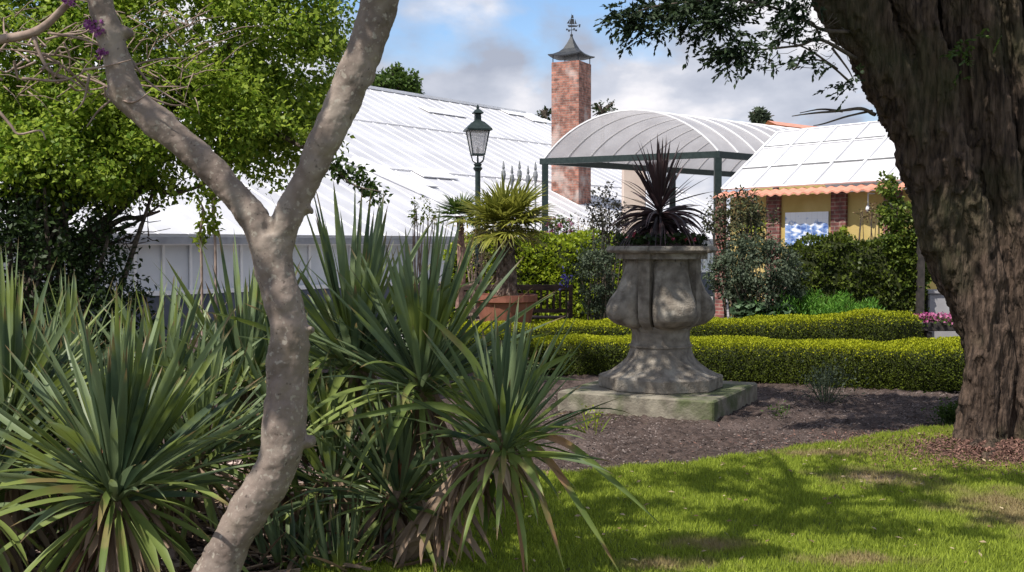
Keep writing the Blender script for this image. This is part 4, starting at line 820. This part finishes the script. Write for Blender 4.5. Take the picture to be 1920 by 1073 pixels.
dep = OP((t0+t1)/2, .3, 0).y; z1 = 1.6+(460-398)*dep/F; z0 = z1-.62
me = bpy.data.meshes.new('tile_picture'); V = [OP(t0, .27, z0), OP(t1, .27, z0), OP(t1, .27, z1), OP(t0, .27, z1), OP(t0, .299, z0), OP(t1, .299, z0), OP(t1, .299, z1), OP(t0, .299, z1)]
me.from_pydata([tuple(v) for v in V], [], [(0,1,2,3), (1,5,6,2), (3,2,6,7), (4,0,3,7), (4,5,1,0)]); uv = me.uv_layers.new()
for p in me.polygons:
    for li in p.loop_indices: uv.data[li].uv = [(0,0),(1,0),(1,1),(0,1)][me.loops[li].vertex_index % 4]
o = link('tile_picture', me, tm); put(o, ob)
wl = thing('wall_lamp', 'small lamp hanging under the clay eave of the ochre building', 'lamp', OP(wall_t(1640), .1, 2.5)); mb = MB(); p = OP(wall_t(1640), .1, 2.5); mb.tube([p, p-Vector((0, 0, .22))], .012, 6); mb.lathe([(.015, -.2), (.035, -.24), (.04, -.28), (.02, -.31), (.01, -.32)], p, 12); mb.bar(p, OP(wall_t(1640), .29, 2.5), .02, .02); o = mb.build('lantern', M_white); put(o, wl)

# ------------------------------------------------------------------ street lamp
LY = 20.5; lp = W(896, 460, LY); u = LY/F; X = lp.x
def z_(py): return 1.6+(460-py)*u
sl_ = thing('street_lamp', 'old fashioned dark green lamp post with a four sided glass lantern', 'street lamp', (X, LY, 0))
mb = MB(); mb.lathe([(.16, 0), (.16, .12), (.11, .16), (.10, .7), (.07, .78), (.055, .85), (.05, z_(322)), (.075, z_(319)), (.09, z_(316)), (.06, z_(313)), (.075, z_(310)), (.075, z_(308)), (.02, z_(306)), (.015, z_(292))], (X, LY, 0), 16)
o = mb.build('post', M_green_paint, smooth=False); put(o, sl_)
mb = MB()
def lsq(hw_, z): return [Vector((X+hw_*(x*math.cos(R(12))-y*math.sin(R(12))), LY+hw_*(x*math.sin(R(12))+y*math.cos(R(12))), z)) for x, y in ((-1,-1),(1,-1),(1,1),(-1,1))]
t_, b_ = lsq(.185, z_(247)), lsq(.11, z_(291))
for i in range(4): mb.bar(b_[i], t_[i], .018, .018); mb.bar(b_[i], b_[(i+1)%4], .025, .03); mb.bar(t_[i], t_[(i+1)%4], .02, .02)
for sx_ in (-1, 1):
    for sy_ in (-1, 1): P_, r_ = spline([(X, LY, z_(308)), (X+sx_*.09, LY+sy_*.09, z_(303)), (X+sx_*.12, LY+sy_*.12, z_(292))], [.01]*3, 4); mb.tube(P_, r_, 5)
o = mb.build('lantern_frame', M_green_paint); put(o, sl_)
mb = MB(); t_, b_ = lsq(.178, z_(248)), lsq(.104, z_(290)); mb.add(t_+b_, [(0,1,5,4), (1,2,6,5), (2,3,7,6), (3,0,4,7)]); o = mb.build('lantern_glass', mat('lamp_glass', (.75, .72, .72), (.8, .77, .77), 3, .2, trans=.5, alpha=.65)); put(o, sl_)
mb = MB(); V = []; prof = [(.235, 247), (.235, 244), (.17, 237), (.11, 231), (.06, 228), (.055, 216), (.10, 214), (.085, 212), (.05, 208), (.02, 206), (.025, 203), (.008, 198)]
rings = [lsq(r, z_(y)) for r, y in prof]
for rg in rings: V += rg
Fc = [(0,1,2,3)]
for i in range(len(prof)-1):
    for k in range(4): Fc.append((i*4+k, i*4+(k+1)%4, i*4+4+(k+1)%4, i*4+4+k))
mb.add(V, Fc); o = mb.build('lantern_roof', M_green_paint); put(o, sl_)
mb = MB(); mb.lathe([(.01, z_(290)), (.03, z_(285)), (.035, z_(281)), (.01, z_(276))], (X, LY, 0), 10); o = mb.build('bulb', mat('bulb', (.2, .19, .18), None, 3, .3)); put(o, sl_)

# finials of a garden railing behind the palm
fr = thing('finial_railing', 'grey pointed finials of an iron railing rising behind the palm', 'railing', (W(974, 460, 22).x, 22, 0)); u = 22/F
for i, (x, y) in enumerate(((944, 302), (960, 310), (974, 302), (990, 311), (1004, 304))):
    p = W(x, y, 22); mb = MB(); zt = p.z; mb.lathe([(.012, 0), (.02, zt-.42), (.035, zt-.36), (.05, zt-.28), (.04, zt-.2), (.02, zt-.17), (.03, zt-.13), (.008, zt)], (p.x, p.y, 0), 8); o = mb.build('finial_bar', mat('weathered_zinc', (.16, .17, .18), (.28, .29, .31), 8, .6)); put(o, fr)
mb = MB(); a, b = W(938, 400, 22), W(1010, 400, 22); b.z = a.z; mb.bar(a, b, .04, .05); o = mb.build('rail', M_lead); put(o, fr); mb = MB(); a.z = b.z = .3; mb.bar(a, b, .04, .05); o = mb.build('rail', M_lead); put(o, fr)

# ------------------------------------------------------------------ bench, bowl, palm
BY = 17.4; u = BY/F; bl, br_ = W(860, 540, BY).x, W(1074, 540, BY).x
bn = thing('garden_bench', 'dark wooden slatted garden bench seen from behind, between palm and box hedge', 'bench', ((bl+br_)/2, BY, 0))
mb = MB(); zt = .93; mb.box(((bl+br_)/2, BY, zt), (br_-bl, .05, .09), bev=.008); mb.box(((bl+br_)/2, BY+.0, .56), (br_-bl-.1, .04, .06)); n = 17
for i in range(n): x = bl+.1+(br_-bl-.2)*i/(n-1); mb.box((x, BY, .74), (.035, .02, .32))
o = mb.build('backrest', M_wood); put(o, bn)
mb = MB()
for k in range(5): mb.box(((bl+br_)/2, BY+.08+k*.095, .44), (br_-bl-.06, .075, .025))
o = mb.build('seat', M_wood); put(o, bn)
for x in (bl+.035, br_-.035):
    mb = MB(); mb.box((x, BY+.001, .46), (.065, .055, .92)); o = mb.build('leg', M_wood); put(o, bn)
    mb = MB(); mb.box((x, BY+.5, .32), (.065, .055, .64)); o = mb.build('leg', M_wood); put(o, bn)
    mb = MB(); mb.box((x, BY+.28, .66), (.075, .6, .035), bev=.006); o = mb.build('armrest', M_wood); put(o, bn)
bp_ = W(948, 560, 16.5); bw = thing('terracotta_bowl', 'wide terracotta planter holding the fan palm behind the bench', 'planter', (bp_.x, bp_.y, 0))
mb = MB(); mb.lathe([(.24, 0), (.28, .05), (.38, .45), (.44, .74), (.48, .76), (.48, .86), (.44, .86), (.42, .82), (.0, .80)], (bp_.x, bp_.y, 0), 32); o = mb.build('pot', M_terra, smooth=False); put(o, bw)
PY = 16.5; pc = W(945, 432, PY); pb = W(950, 556, PY)
pm = thing('fan_palm', 'small fan palm with a shaggy trunk and sunlit yellow-green fans beside the lamp post', 'palm', (pb.x, pb.y, .82))
mb = MB(); P_, r_ = spline([pb-Vector((0, 0, .05)), pb.lerp(pc, .5)+Vector((.01, 0, 0)), pc], [.17, .14, .11], 8); mb.tube(P_, r_, 14, jit=.1); o = mb.build('trunk', mat('palm_fibre', (.07, .05, .04), (.25, .19, .15), 14, .95, bump=1, bscale=30)); put(o, pm)
k = 260; t = rng.uniform(0, 1, k); ph = rng.uniform(0, 2*np.pi, k); A_ = np.array(pb)+(np.array(pc)-np.array(pb))*t[:, None]; rd = np.stack([np.cos(ph), np.sin(ph), 0*ph], -1)
V, Fc = swords(A_+rd*.12, rd*.6+[0, 0, -.5], rng.uniform(.08, .22, k), rng.uniform(.01, .03, k), rng.uniform(.3, 1, k), seg=3, prof=yprof); o = link('trunk_fibres', np_mesh('trunk_fibres', V, Fc), mat('palm_fibre', (0,0,0))); put(o, pm)
def fan(c, d, nrm, pet, rad_, nseg=26, spread=R(115), droop=.3):
    d = Vector(d).normalized(); nrm = Vector(nrm); s = d.cross(nrm).normalized(); nrm = s.cross(d); h = Vector(c)+d*pet+Vector((0, 0, -pet*.15))
    A_ = np.linspace(-spread, spread, nseg)+rng.normal(0, .03, nseg); Dd = np.array([list(d*math.cos(q)+s*math.sin(q)+nrm*.12*abs(q)) for q in A_]); Ln = rad_*(1-.25*(np.abs(A_)/spread)**2)*rng.uniform(.88, 1.08, nseg)
    return swords(np.repeat(np.array(h)[None], nseg, 0), Dd, Ln, np.full(nseg, rad_*.085), np.full(nseg, droop)*rng.uniform(.4, 1.8, nseg), seg=5, prof=lambda t: np.interp(t, [0, .4, .7, 1], [.35, 1, .7, .04]), vee=.3), (Vector(c), h)
VV, FF, off = [], [], 0; mbp = MB()
for i in range(30):
    ph = i*2.4; el = R(78-i*3.3+random.uniform(-9, 9)); d = Vector((math.cos(ph)*math.cos(el), math.sin(ph)*math.cos(el), math.sin(el)))
    (V, Fc), (c0, h0) = fan(pc+Vector((0, 0, .04)), d, Vector((-d.x*.7, -d.y*.7, 1)), random.uniform(.26, .48)*(1 if i < 20 else .8), random.uniform(.42, .64)*(1 if i < 20 else .8), droop=.2+i*.02); VV.append(V); FF.append(Fc+off); off += len(V); mbp.tube([c0, h0], [.012, .008], 5)
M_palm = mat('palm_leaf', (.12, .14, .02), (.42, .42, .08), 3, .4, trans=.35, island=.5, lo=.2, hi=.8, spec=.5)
o = link('fans', np_mesh('fans', np.concatenate(VV), np.concatenate(FF)), M_palm, smooth=True); put(o, pm); o = mbp.build('leaf_stalks', M_palm); put(o, pm)
P = np.array(pc)+rng.normal(0, 1, (500, 3))*np.array([.34, .3, .13])+[0, 0, -.02]; o = leaf_mesh('flower_sprays', P, rdir(500)+[0, 0, -.5], rdir(500), .07, .02, mat('palm_flower', (.30, .24, .07), (.45, .40, .16), 8, .7, island=.6)); put(o, pm)
# darker second palm half hidden at its left
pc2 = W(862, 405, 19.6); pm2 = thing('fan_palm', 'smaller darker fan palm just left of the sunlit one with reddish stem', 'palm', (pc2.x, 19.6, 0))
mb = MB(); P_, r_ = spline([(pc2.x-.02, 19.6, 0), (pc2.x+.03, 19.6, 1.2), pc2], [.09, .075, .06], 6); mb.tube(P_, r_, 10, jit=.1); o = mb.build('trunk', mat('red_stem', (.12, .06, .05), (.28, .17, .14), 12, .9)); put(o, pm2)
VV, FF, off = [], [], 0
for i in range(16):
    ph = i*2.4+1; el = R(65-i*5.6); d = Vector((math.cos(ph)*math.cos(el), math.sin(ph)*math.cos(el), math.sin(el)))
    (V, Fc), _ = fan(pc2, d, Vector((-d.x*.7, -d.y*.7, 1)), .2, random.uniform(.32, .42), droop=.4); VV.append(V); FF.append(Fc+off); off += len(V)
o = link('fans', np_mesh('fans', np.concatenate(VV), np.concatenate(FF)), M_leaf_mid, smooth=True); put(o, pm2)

# ------------------------------------------------------------------ hedges
def hedge(name, label, path, m, leaf=.03, dens=900, cat='hedge', lump=.05, asp=.7, group=None, wob=1.0, old=None):  # old: leaf material with painted-in shade, for the hedge sides
    """path: (x, y, width, height)"""
    A_ = np.array(path, float); c = A_[:, :2].mean(0); root = thing(name, label, cat, (c[0], c[1], 0), group)
    # densify
    d = np.r_[0, np.cumsum(np.hypot(*np.diff(A_[:, :2], axis=0).T))]; n = max(4, int(d[-1]/.15)); q = np.linspace(0, d[-1], n); B_ = np.stack([np.interp(q, d, A_[:, j]) for j in range(4)], -1)
    T = np.gradient(B_[:, :2], axis=0); T = unit(T); S = np.stack([-T[:, 1], T[:, 0]], -1)
    prof = [(-.5, 0), (-.52, .35), (-.50, .82), (-.40, .97), (-.15, 1.0), (.15, 1.0), (.40, .97), (.50, .82), (.52, .35), (.5, 0)]; k = len(prof)
    V = np.zeros((n, k, 3))
    for i in range(n):
        e = min(1, .55+min(q[i], d[-1]-q[i])*2.2)
        for j, (a, z) in enumerate(prof):
            sh = e if z > .3 else .5+.5*e
            nzv = lump*wob*(math.sin(i*.9+j)+math.sin(i*.37+j*1.7))*.5
            V[i, j, :2] = B_[i, :2]+S[i]*a*(B_[i, 2]+nzv*2)*(.6+.4*e); V[i, j, 2] = z*(B_[i, 3]+nzv)*(.75+.25*e)
    # leaves on the surface: sample quads
    idx = np.arange(n*k).reshape(n, k); Q = np.stack([idx[:-1, :-1], idx[:-1, 1:], idx[1:, 1:], idx[1:, :-1]], -1).reshape(-1, 4); Vf = V.reshape(-1, 3)
    cap = [(idx[0, j], idx[0, j+1], idx[0, k-2-j], idx[0, k-1-j]) for j in range(k//2-1)]+[(idx[-1, j], idx[-1, j+1], idx[-1, k-2-j], idx[-1, k-1-j]) for j in range(k//2-1)]
    Q = np.concatenate([Q, np.array(cap)]); a, b, c_, d_ = (Vf[Q[:, j]] for j in range(4)); nr_ = np.cross(c_-a, d_-b); ar = np.linalg.norm(nr_, axis=1)/2; nr_ = unit(nr_)
    cen = np.array([c[0], c[1], 0]); N_ = int(ar.sum()*dens); fi = rng.choice(len(Q), N_, p=ar/ar.sum()); uu, vv = rng.uniform(0, 1, (2, N_, 1))
    P = (a[fi]*(1-uu)+b[fi]*uu)*(1-vv)+(d_[fi]*(1-uu)+c_[fi]*uu)*vv; nn = nr_[fi]
    # orient outward
    axisp = np.array([np.r_[B_[np.argmin(np.hypot(*(B_[:, :2]-p[:2]).T)), :2], 0] for p in P[::max(1, N_//1)][:1]])
    near = B_[np.clip((fi//(k-1)), 0, n-1)][:, :2]; outv = P-np.c_[near, B_[np.clip(fi//(k-1), 0, n-1), 3]*.4]; sgn = np.sign(np.sum(outv*nn, 1)); nn = nn*np.where(sgn == 0, 1, sgn)[:, None]
    wv_ = np.sin(P[:, 0]*9+P[:, 2]*7)*np.sin(P[:, 1]*8+P[:, 2]*11)*.5+.5
    P = P+nn*(rng.uniform(-.05, .035, N_)+lump*(wv_-.4))[:, None]
    D_ = nn*.9+rdir(N_)+np.array([0, 0, .25]); s = leaf*rng.uniform(.7, 1.35, N_)
    NN = rdir(N_)+nn*.5+np.array([0, 0, .6]); new = np.ones(N_, bool)
    if old: hh_ = B_[np.clip(fi//(k-1), 0, n-1), 3]; new = P[:, 2]/hh_ > rng.normal(.88, .11, N_)  # split by height: lit colour on top, shade painted into the leaves below
    o = leaf_mesh('lit_top_leaves' if old else 'foliage', P[new], D_[new], NN[new], s[new], s[new]*asp, m); put(o, root)
    if old: o = leaf_mesh('shaded_side_leaves', P[~new], D_[~new], NN[~new], s[~new], s[~new]*asp, old); put(o, root)
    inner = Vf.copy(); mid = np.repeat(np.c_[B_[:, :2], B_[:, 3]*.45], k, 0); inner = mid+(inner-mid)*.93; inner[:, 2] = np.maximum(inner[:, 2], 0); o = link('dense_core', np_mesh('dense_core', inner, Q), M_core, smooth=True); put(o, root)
    return root
def hp(px, Y, wd, h): p = W(px, 500, Y); return (p.x, p.y, wd, h)
hedge('box_hedge', 'low clipped box hedge curving along the soil bed behind the urn, nearest one', [hp(1000, 14.0, .8, .40), hp(1120, 13.9, .9, .41), hp(1300, 13.6, .85, .42), hp(1500, 13.0, .9, .43), hp(1680, 12.5, .95, .45), hp(1770, 12.4, 1.0, .48), hp(1860, 12.8, 1.0, .50)], M_box, old=M_box_shade, group='low clipped box hedges', leaf=.021, dens=8500, lump=.022)
hedge('box_hedge', 'second low box hedge with a rounded right end, behind the nearest one', [hp(850, 16.0, 1.2, .42), hp(1000, 16.2, .9, .42), hp(1200, 16.3, .9, .46), hp(1400, 16.2, .9, .48), hp(1560, 15.9, .9, .55), hp(1650, 15.4, .9, .66), hp(1695, 15.0, .8, .66)], M_box, old=M_box_shade, group='low clipped box hedges', leaf=.024, dens=6000, lump=.03)
hedge('box_hedge', 'round clipped box mound below the bench at its left end', [hp(855, 14.6, .9, .40), hp(905, 14.6, 1.0, .46), hp(950, 14.8, .8, .40)], M_box, old=M_box_shade, group='low clipped box hedges', leaf=.023, dens=6000, lump=.025)
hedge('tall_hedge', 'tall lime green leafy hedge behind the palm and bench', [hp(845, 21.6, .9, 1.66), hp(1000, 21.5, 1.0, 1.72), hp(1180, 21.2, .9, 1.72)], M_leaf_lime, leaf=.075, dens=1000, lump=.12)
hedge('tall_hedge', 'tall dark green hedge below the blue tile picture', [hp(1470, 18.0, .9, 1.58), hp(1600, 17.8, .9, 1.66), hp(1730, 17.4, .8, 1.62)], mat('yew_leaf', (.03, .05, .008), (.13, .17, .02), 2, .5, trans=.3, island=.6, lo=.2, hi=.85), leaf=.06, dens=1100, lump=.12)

# ------------------------------------------------------------------ shrubs
def shrub(name, label, px, py, Y, rx, ry, rz, m, nc, per, cr, leaf, stems=10, asp=.55, cat='shrub', flowers=None, shell=.3, flat=.8, sm=M_twig):
    p = W(px, py, Y); root = thing(name, label, cat, (p.x, p.y, 0)); _, cc = crown('foliage', [((p.x, p.y, p.z), (rx, ry, rz), nc, per, cr, shell, flat)], m, root, size=leaf, asp=asp)
    mb = MB()
    for i in range(stems):
        q = Vector(cc[rng.integers(0, len(cc))]); b = Vector((p.x+random.uniform(-.15, .15), p.y+random.uniform(-.1, .1), 0)); md_ = b.lerp(q, .5)+Vector((random.uniform(-.08, .08), 0, .1)); P_, r_ = spline([b, md_, q], [.014, .010, .004], 4); mb.tube(P_, r_, 5)
    if stems: o = mb.build('stems', sm); put(o, root)
    if flowers:
        fm, nf, fs = flowers; ci = rng.integers(0, len(cc), nf)
        for q in cc[ci]+rdir(nf)*cr*.8: o = leaf_mesh('flower_head', q+rdir(14)*fs, rdir(14), rdir(14), fs*1.6, fs*1.3, fm); put(o, root)
    return root
shrub('grey_shrub', 'large loose grey-green shrub with pale stems to the right of the urn', 1420, 520, 17.0, .75, .5, .62, M_leaf_grey, 230, 46, .15, .055, stems=40, sm=M_twig_pale)
shrub('grey_shrub', 'dark grey-green shrub between the bench and the left side of the urn', 1118, 520, 16.8, .30, .35, .60, M_leaf_grey, 90, 46, .13, .05, stems=14)
shrub('rose_bush', 'sparse rose bush with dark young leaves left of the cordyline', 1140, 400, 17.4, .36, .3, .45, mat('rose_leaf', (.03, .03, .025), (.09, .085, .06), 3, .5, island=.6, trans=.2), 80, 14, .11, .06, stems=26)
shrub('rose_bush', 'taller rose bush right of the cordyline in front of the ochre building', 1385, 415, 17.6, .60, .3, .48, mat('rose_leaf_b', (.035, .04, .02), (.11, .12, .05), 3, .5, island=.6, trans=.2), 170, 16, .13, .062, stems=40, flowers=(mat('peach_petal', (.6, .3, .25), (.7, .4, .35), 9, .6), 10, .018))
shrub('lime_shrub', 'small lime yellow shrub rising above the dark hedge under the tiled eave', 1583, 440, 18.8, .14, .14, .14, M_leaf_lime, 16, 26, .07, .05, stems=3)
shrub('lime_shrub', 'lime yellow shrub glowing through the rose bush by the ochre wall', 1415, 440, 18.8, .24, .2, .2, M_leaf_lime, 24, 26, .08, .05, stems=3)
shrub('pink_azalea', 'shrub with pale pink blossom beside the left canopy post', 1050, 425, 22.5, .35, .3, .28, M_leaf_mid, 34, 20, .12, .06, stems=8, flowers=(M_pink, 26, .03))
shrub('straggly_shrub', 'thin buff stemmed shrub in front of the white roof, right of the palm', 1085, 430, 22.8, .30, .3, .32, mat('buff_leaf', (.20, .17, .10), (.32, .29, .16), 4, .7, island=.6), 34, 8, .12, .045, stems=24, sm=M_twig_pale)
shrub('straggly_shrub', 'thin buff and orange plants behind the hedge, left of the palm trunk', 890, 470, 20.4, .30, .2, .42, mat('buff_leaf_b', (.22, .14, .07), (.34, .30, .14), 4, .7, island=.6), 46, 10, .12, .05, stems=24, sm=M_twig_pale)
shrub('pale_shrub', 'small pale leaved shrub in front of the glasshouse roof, left of the palm', 795, 400, 12.5, .17, .15, .17, M_leaf_lime, 20, 9, .07, .045, stems=12, sm=M_twig_pale)
# ferny clump and broad leaves
fn_ = thing('fennel_clump', 'feathery bright green fennel clump behind the second box hedge', 'plant', hp(1530, 17.0, 0, 0)[:2]+(0,))
n = 9000; p = W(1520, 575, 17.0); ang_ = rng.uniform(0, 2*np.pi, n); xx = rng.uniform(-1, 1, n); P = np.stack([p.x+xx*1.05, 17+rng.normal(0, .22, n), np.zeros(n)], -1); hgt = (.86-.22*xx**2)*(.8+.2*np.sin(xx*9)*np.sin(xx*23)); P[:, 2] = hgt*rng.uniform(.35, 1.05, n)+.05
M_fern = mat('fennel_leaf', (.07, .20, .02), (.18, .38, .05), 3, .5, trans=.4, island=.6)
o = leaf_mesh('foliage', P, rdir(n)*.6+[0, 0, .7], rdir(n), .075, .014, M_fern); put(o, fn_)
bl_ = thing('broad_leaf_plant', 'low plant with broad blue-green leaves beside the fennel, right of the urn', 'plant', hp(1430, 16.9, 0, 0)[:2]+(0,)); n = 260; p = W(1430, 585, 16.75); P = np.stack([p.x+rng.uniform(-.45, .45, n), 16.75+rng.normal(0, .1, n), rng.uniform(.45, .70, n)], -1)
o = leaf_mesh('leaves', P, rdir(n)*[1, 1, .4]+[0, -.3, .1], rdir(n)*.4+[0, 0, 1], .15, .11, mat('blue_leaf', (.10, .17, .09), (.19, .28, .16), 3, .5, trans=.3, island=.6)); put(o, bl_)
mb = MB();
for i in range(30): b = Vector((p.x+random.uniform(-.35, .35), 16.8, 0)); mb.tube([b, b+Vector((random.uniform(-.1, .1), 0, .5))], .006, 4)
o = mb.build('stalks', M_fern); put(o, bl_)
# climber on a post at the right
cl = thing('climbing_plant', 'leafy climber on a post beside the cypress trunk, at the end of the dark hedge', 'climber', hp(1705, 17.2, 0, 0)[:2]+(0,))
pts = []
for (x, y, rx, rz, k) in ((1665, 350, .12, .18, 22), (1674, 400, .20, .25, 52), (1690, 450, .26, .3, 70), (1715, 520, .22, .35, 60), (1690, 480, .2, .2, 30), (1720, 420, .25, .3, 40)):
    p = W(x, y, 17.2); pts.append(((p.x, p.y, p.z), (rx, .2, rz), k, 22, .09, .2, .8))
crown('foliage', pts, mat('ivy_leaf', (.05, .085, .012), (.20, .26, .04), 3, .45, trans=.35, island=.6), cl, size=.06, asp=.8)
mb = MB(); p = W(1725, 560, 17.0); mb.box((p.x, p.y, 1.1), (.10, .10, 2.2)); o = mb.build('support_post', M_dark); put(o, cl)
shrub('wild_rose', 'thin pinkish leaved spray hanging against the ochre wall by the climber', 1630, 395, 17.8, .22, .15, .14, mat('russet_leaf', (.15, .08, .05), (.26, .22, .10), 3, .6, island=.6, trans=.2), 26, 8, .07, .045, stems=10)
# pink flower trough between post and cypress
fp = W(1762, 612, 16.6); ft = thing('flower_trough', 'dark trough of pink flowers seen between the post and the cypress trunk', 'planter', (fp.x, fp.y, 0)); mb = MB(); mb.box((fp.x+.1, fp.y, .38), (.95, .3, .14), bev=.01); mb.box((fp.x-.2, fp.y, .145), (.08, .25, .29)); mb.box((fp.x+.4, fp.y, .145), (.08, .25, .29)); o = mb.build('trough', M_dark); put(o, ft)
tf = thing('pink_flowers', 'mass of bright pink flowers growing in the dark trough', 'flowers', (fp.x, fp.y, .4)); n = 420; P = np.stack([fp.x+.1+rng.uniform(-.45, .45, n), fp.y+rng.normal(0, .1, n), .44+rng.uniform(0, .12, n)], -1); o = leaf_mesh('blossom_mass', P, rdir(n), rdir(n), .05, .045, M_pink); put(o, tf); P = P[:400]-[0, 0, .04]; o = leaf_mesh('foliage', P, rdir(400), rdir(400), .06, .04, M_leaf_mid); put(o, tf)
lw = W(1760, 500, 17.3); wlo = thing('low_wall', 'pale grey rendered low wall seen behind the pink flowers', 'wall', (lw.x+.8, 17.3, 0)); mb = MB(); mb.box((lw.x+.85, 17.3, .42), (2.1, .25, .84), bev=.02); mb.box((lw.x+.85, 17.3, .87), (2.16, .33, .06), bev=.01); o = mb.build('masonry', mat('grey_render', (.30, .29, .30), (.40, .39, .40), 3, .9)); put(o, wlo)
# iris by the bench
ir = W(1062, 527, 17.0); it = thing('iris', 'single violet blue iris standing at the right end of the bench', 'flower', (ir.x, ir.y, 0)); mb = MB(); mb.tube([(ir.x, ir.y, 0), (ir.x, ir.y, ir.z)], .008, 5); o = mb.build('stalk', M_leaf_mid); put(o, it)
P = np.array(ir)+rng.normal(0, 1, (40, 3))*[.06, .03, .06]+[0, 0, .03]; o = leaf_mesh('flower_head', P, rdir(40), rdir(40), .06, .045, M_blue); put(o, it)
# small weeds in the soil bed
o = chips('fallen_leaves', 420, area(-.6, 4.6, 5.3, 8.8, in_lawn), mat('fallen_leaf', (.16, .10, .05), (.42, .33, .20), 30, .8, island=.9), .035, z=.05, asp=.5); tag(o, kind='stuff')
def weed(px, py, label, n, Ln, m=M_leaf_mid, wd=.012):
    p = G(px, py); root = thing('weed', label, 'plant', p, None); rosette('leaves', p, (0, 0, 1), n, Ln, wd, 5, 60, m, root, droop=(.1, .8), spread=.05, pw=1); k = n*6; P = np.array(p)+rng.normal(0, 1, (k, 3))*[Ln*.35, Ln*.2, Ln*.22]+[0, 0, Ln*.5]; o = leaf_mesh('side_leaves', P, rdir(k)+[0, 0, .4], rdir(k), .04, .016, m); put(o, root)
weed(1548, 752, 'feathery grey-green weed in front of the nearest box hedge', 60, .42, M_leaf_grey)
weed(1110, 808, 'small yellow-green seedling in front of the urn slab at the left', 10, .22, M_leaf_lime)
weed(1462, 782, 'tiny green seedling in the soil right of the urn slab', 8, .13)
weed(1785, 800, 'grass tuft at the left foot of the cypress', 120, .22, M_leaf_mid, .006)

# ------------------------------------------------------------------ far things
def ftree(px, py, Y, rx, rz, label, m, nc=60, bare=False):
    p = W(px, py, Y); root = thing('distant_tree', label, 'tree', (p.x, p.y, 0)); mb = MB(); mb.tube([(p.x, p.y, 0), (p.x, p.y, p.z*.6), (p.x, p.y, p.z)], [.3, .2, .08], 8)
    for i in range(26):
        q = p+Vector((random.uniform(-rx, rx), random.uniform(-rx, rx), random.uniform(-rz, rz))); mb.tube([(p.x, p.y, p.z-rz*.8), p.lerp(q, .5), q], [.10, .06, .02], 5)
    o = mb.build('trunk', M_twig); put(o, root)
    crown('crown', [((p.x, p.y, p.z), (rx, rx, rz), nc, 10 if bare else 40, rx*.3, .2, .7)], m, root, size=.22 if bare else .30)
ftree(740, 168, 60, 1.3, 1.1, 'leafy tree top above the glasshouse ridge, right of the forked limb', M_leaf_mid, 90)
ftree(1022, 214, 70, .5, .4, 'tiny bare tree top on the ridge left of the chimney', M_leaf_dark, 14, True)
ftree(1130, 206, 70, .9, .5, 'tiny bare tree top showing right of the chimney', M_leaf_dark, 24, True)
ftree(1428, 222, 60, .6, .35, 'small green tree top above the far end of the vaulted canopy', M_leaf_grey, 24)
hs_ = W(1485, 235, 42); hr = thing('tiled_house', 'far house with an orange tiled roof just showing above the white glazed roof', 'house', (hs_.x, 42, 0)); mb = MB(); mb.box((hs_.x+1.5, 43, 2.6), (5, 3, 5.2)); o = mb.build('wall', M_ochre); put(o, hr)
zt = 1.6+(460-222)*42/F; mb = MB(); x0, x1 = W(1448, 0, 42).x, W(1530, 0, 42).x+2.5; V = [(x0, 41.2, zt-.35), (x1, 41.2, zt-.9), (x1, 43, zt-.2-.3), (x0+.1, 43, zt), (x0, 44.8, zt-.5), (x1, 44.8, zt-.9)]; mb.add(V, [(0,1,2,3), (3,2,5,4)]); o = mb.build('roof', mat('clay_tile', (0,0,0))); put(o, hr)
pw = W(1188, 345, 30.5); pp = thing('plaster_pier', 'pinkish plastered pier under the canopy, behind the cordyline', 'pier', (pw.x, 30.5, 0)); mb = MB(); zt = 1.6+(460-305)*30.5/F; mb.box((pw.x, 30.5, zt/2), (.62, .5, zt), bev=.02); mb.box((pw.x, 30.5, zt+.04), (.7, .58, .08), bev=.01); o = mb.build('masonry', mat('pink_plaster', (.50, .40, .34), (.6, .5, .43), 2, .9)); put(o, pp)
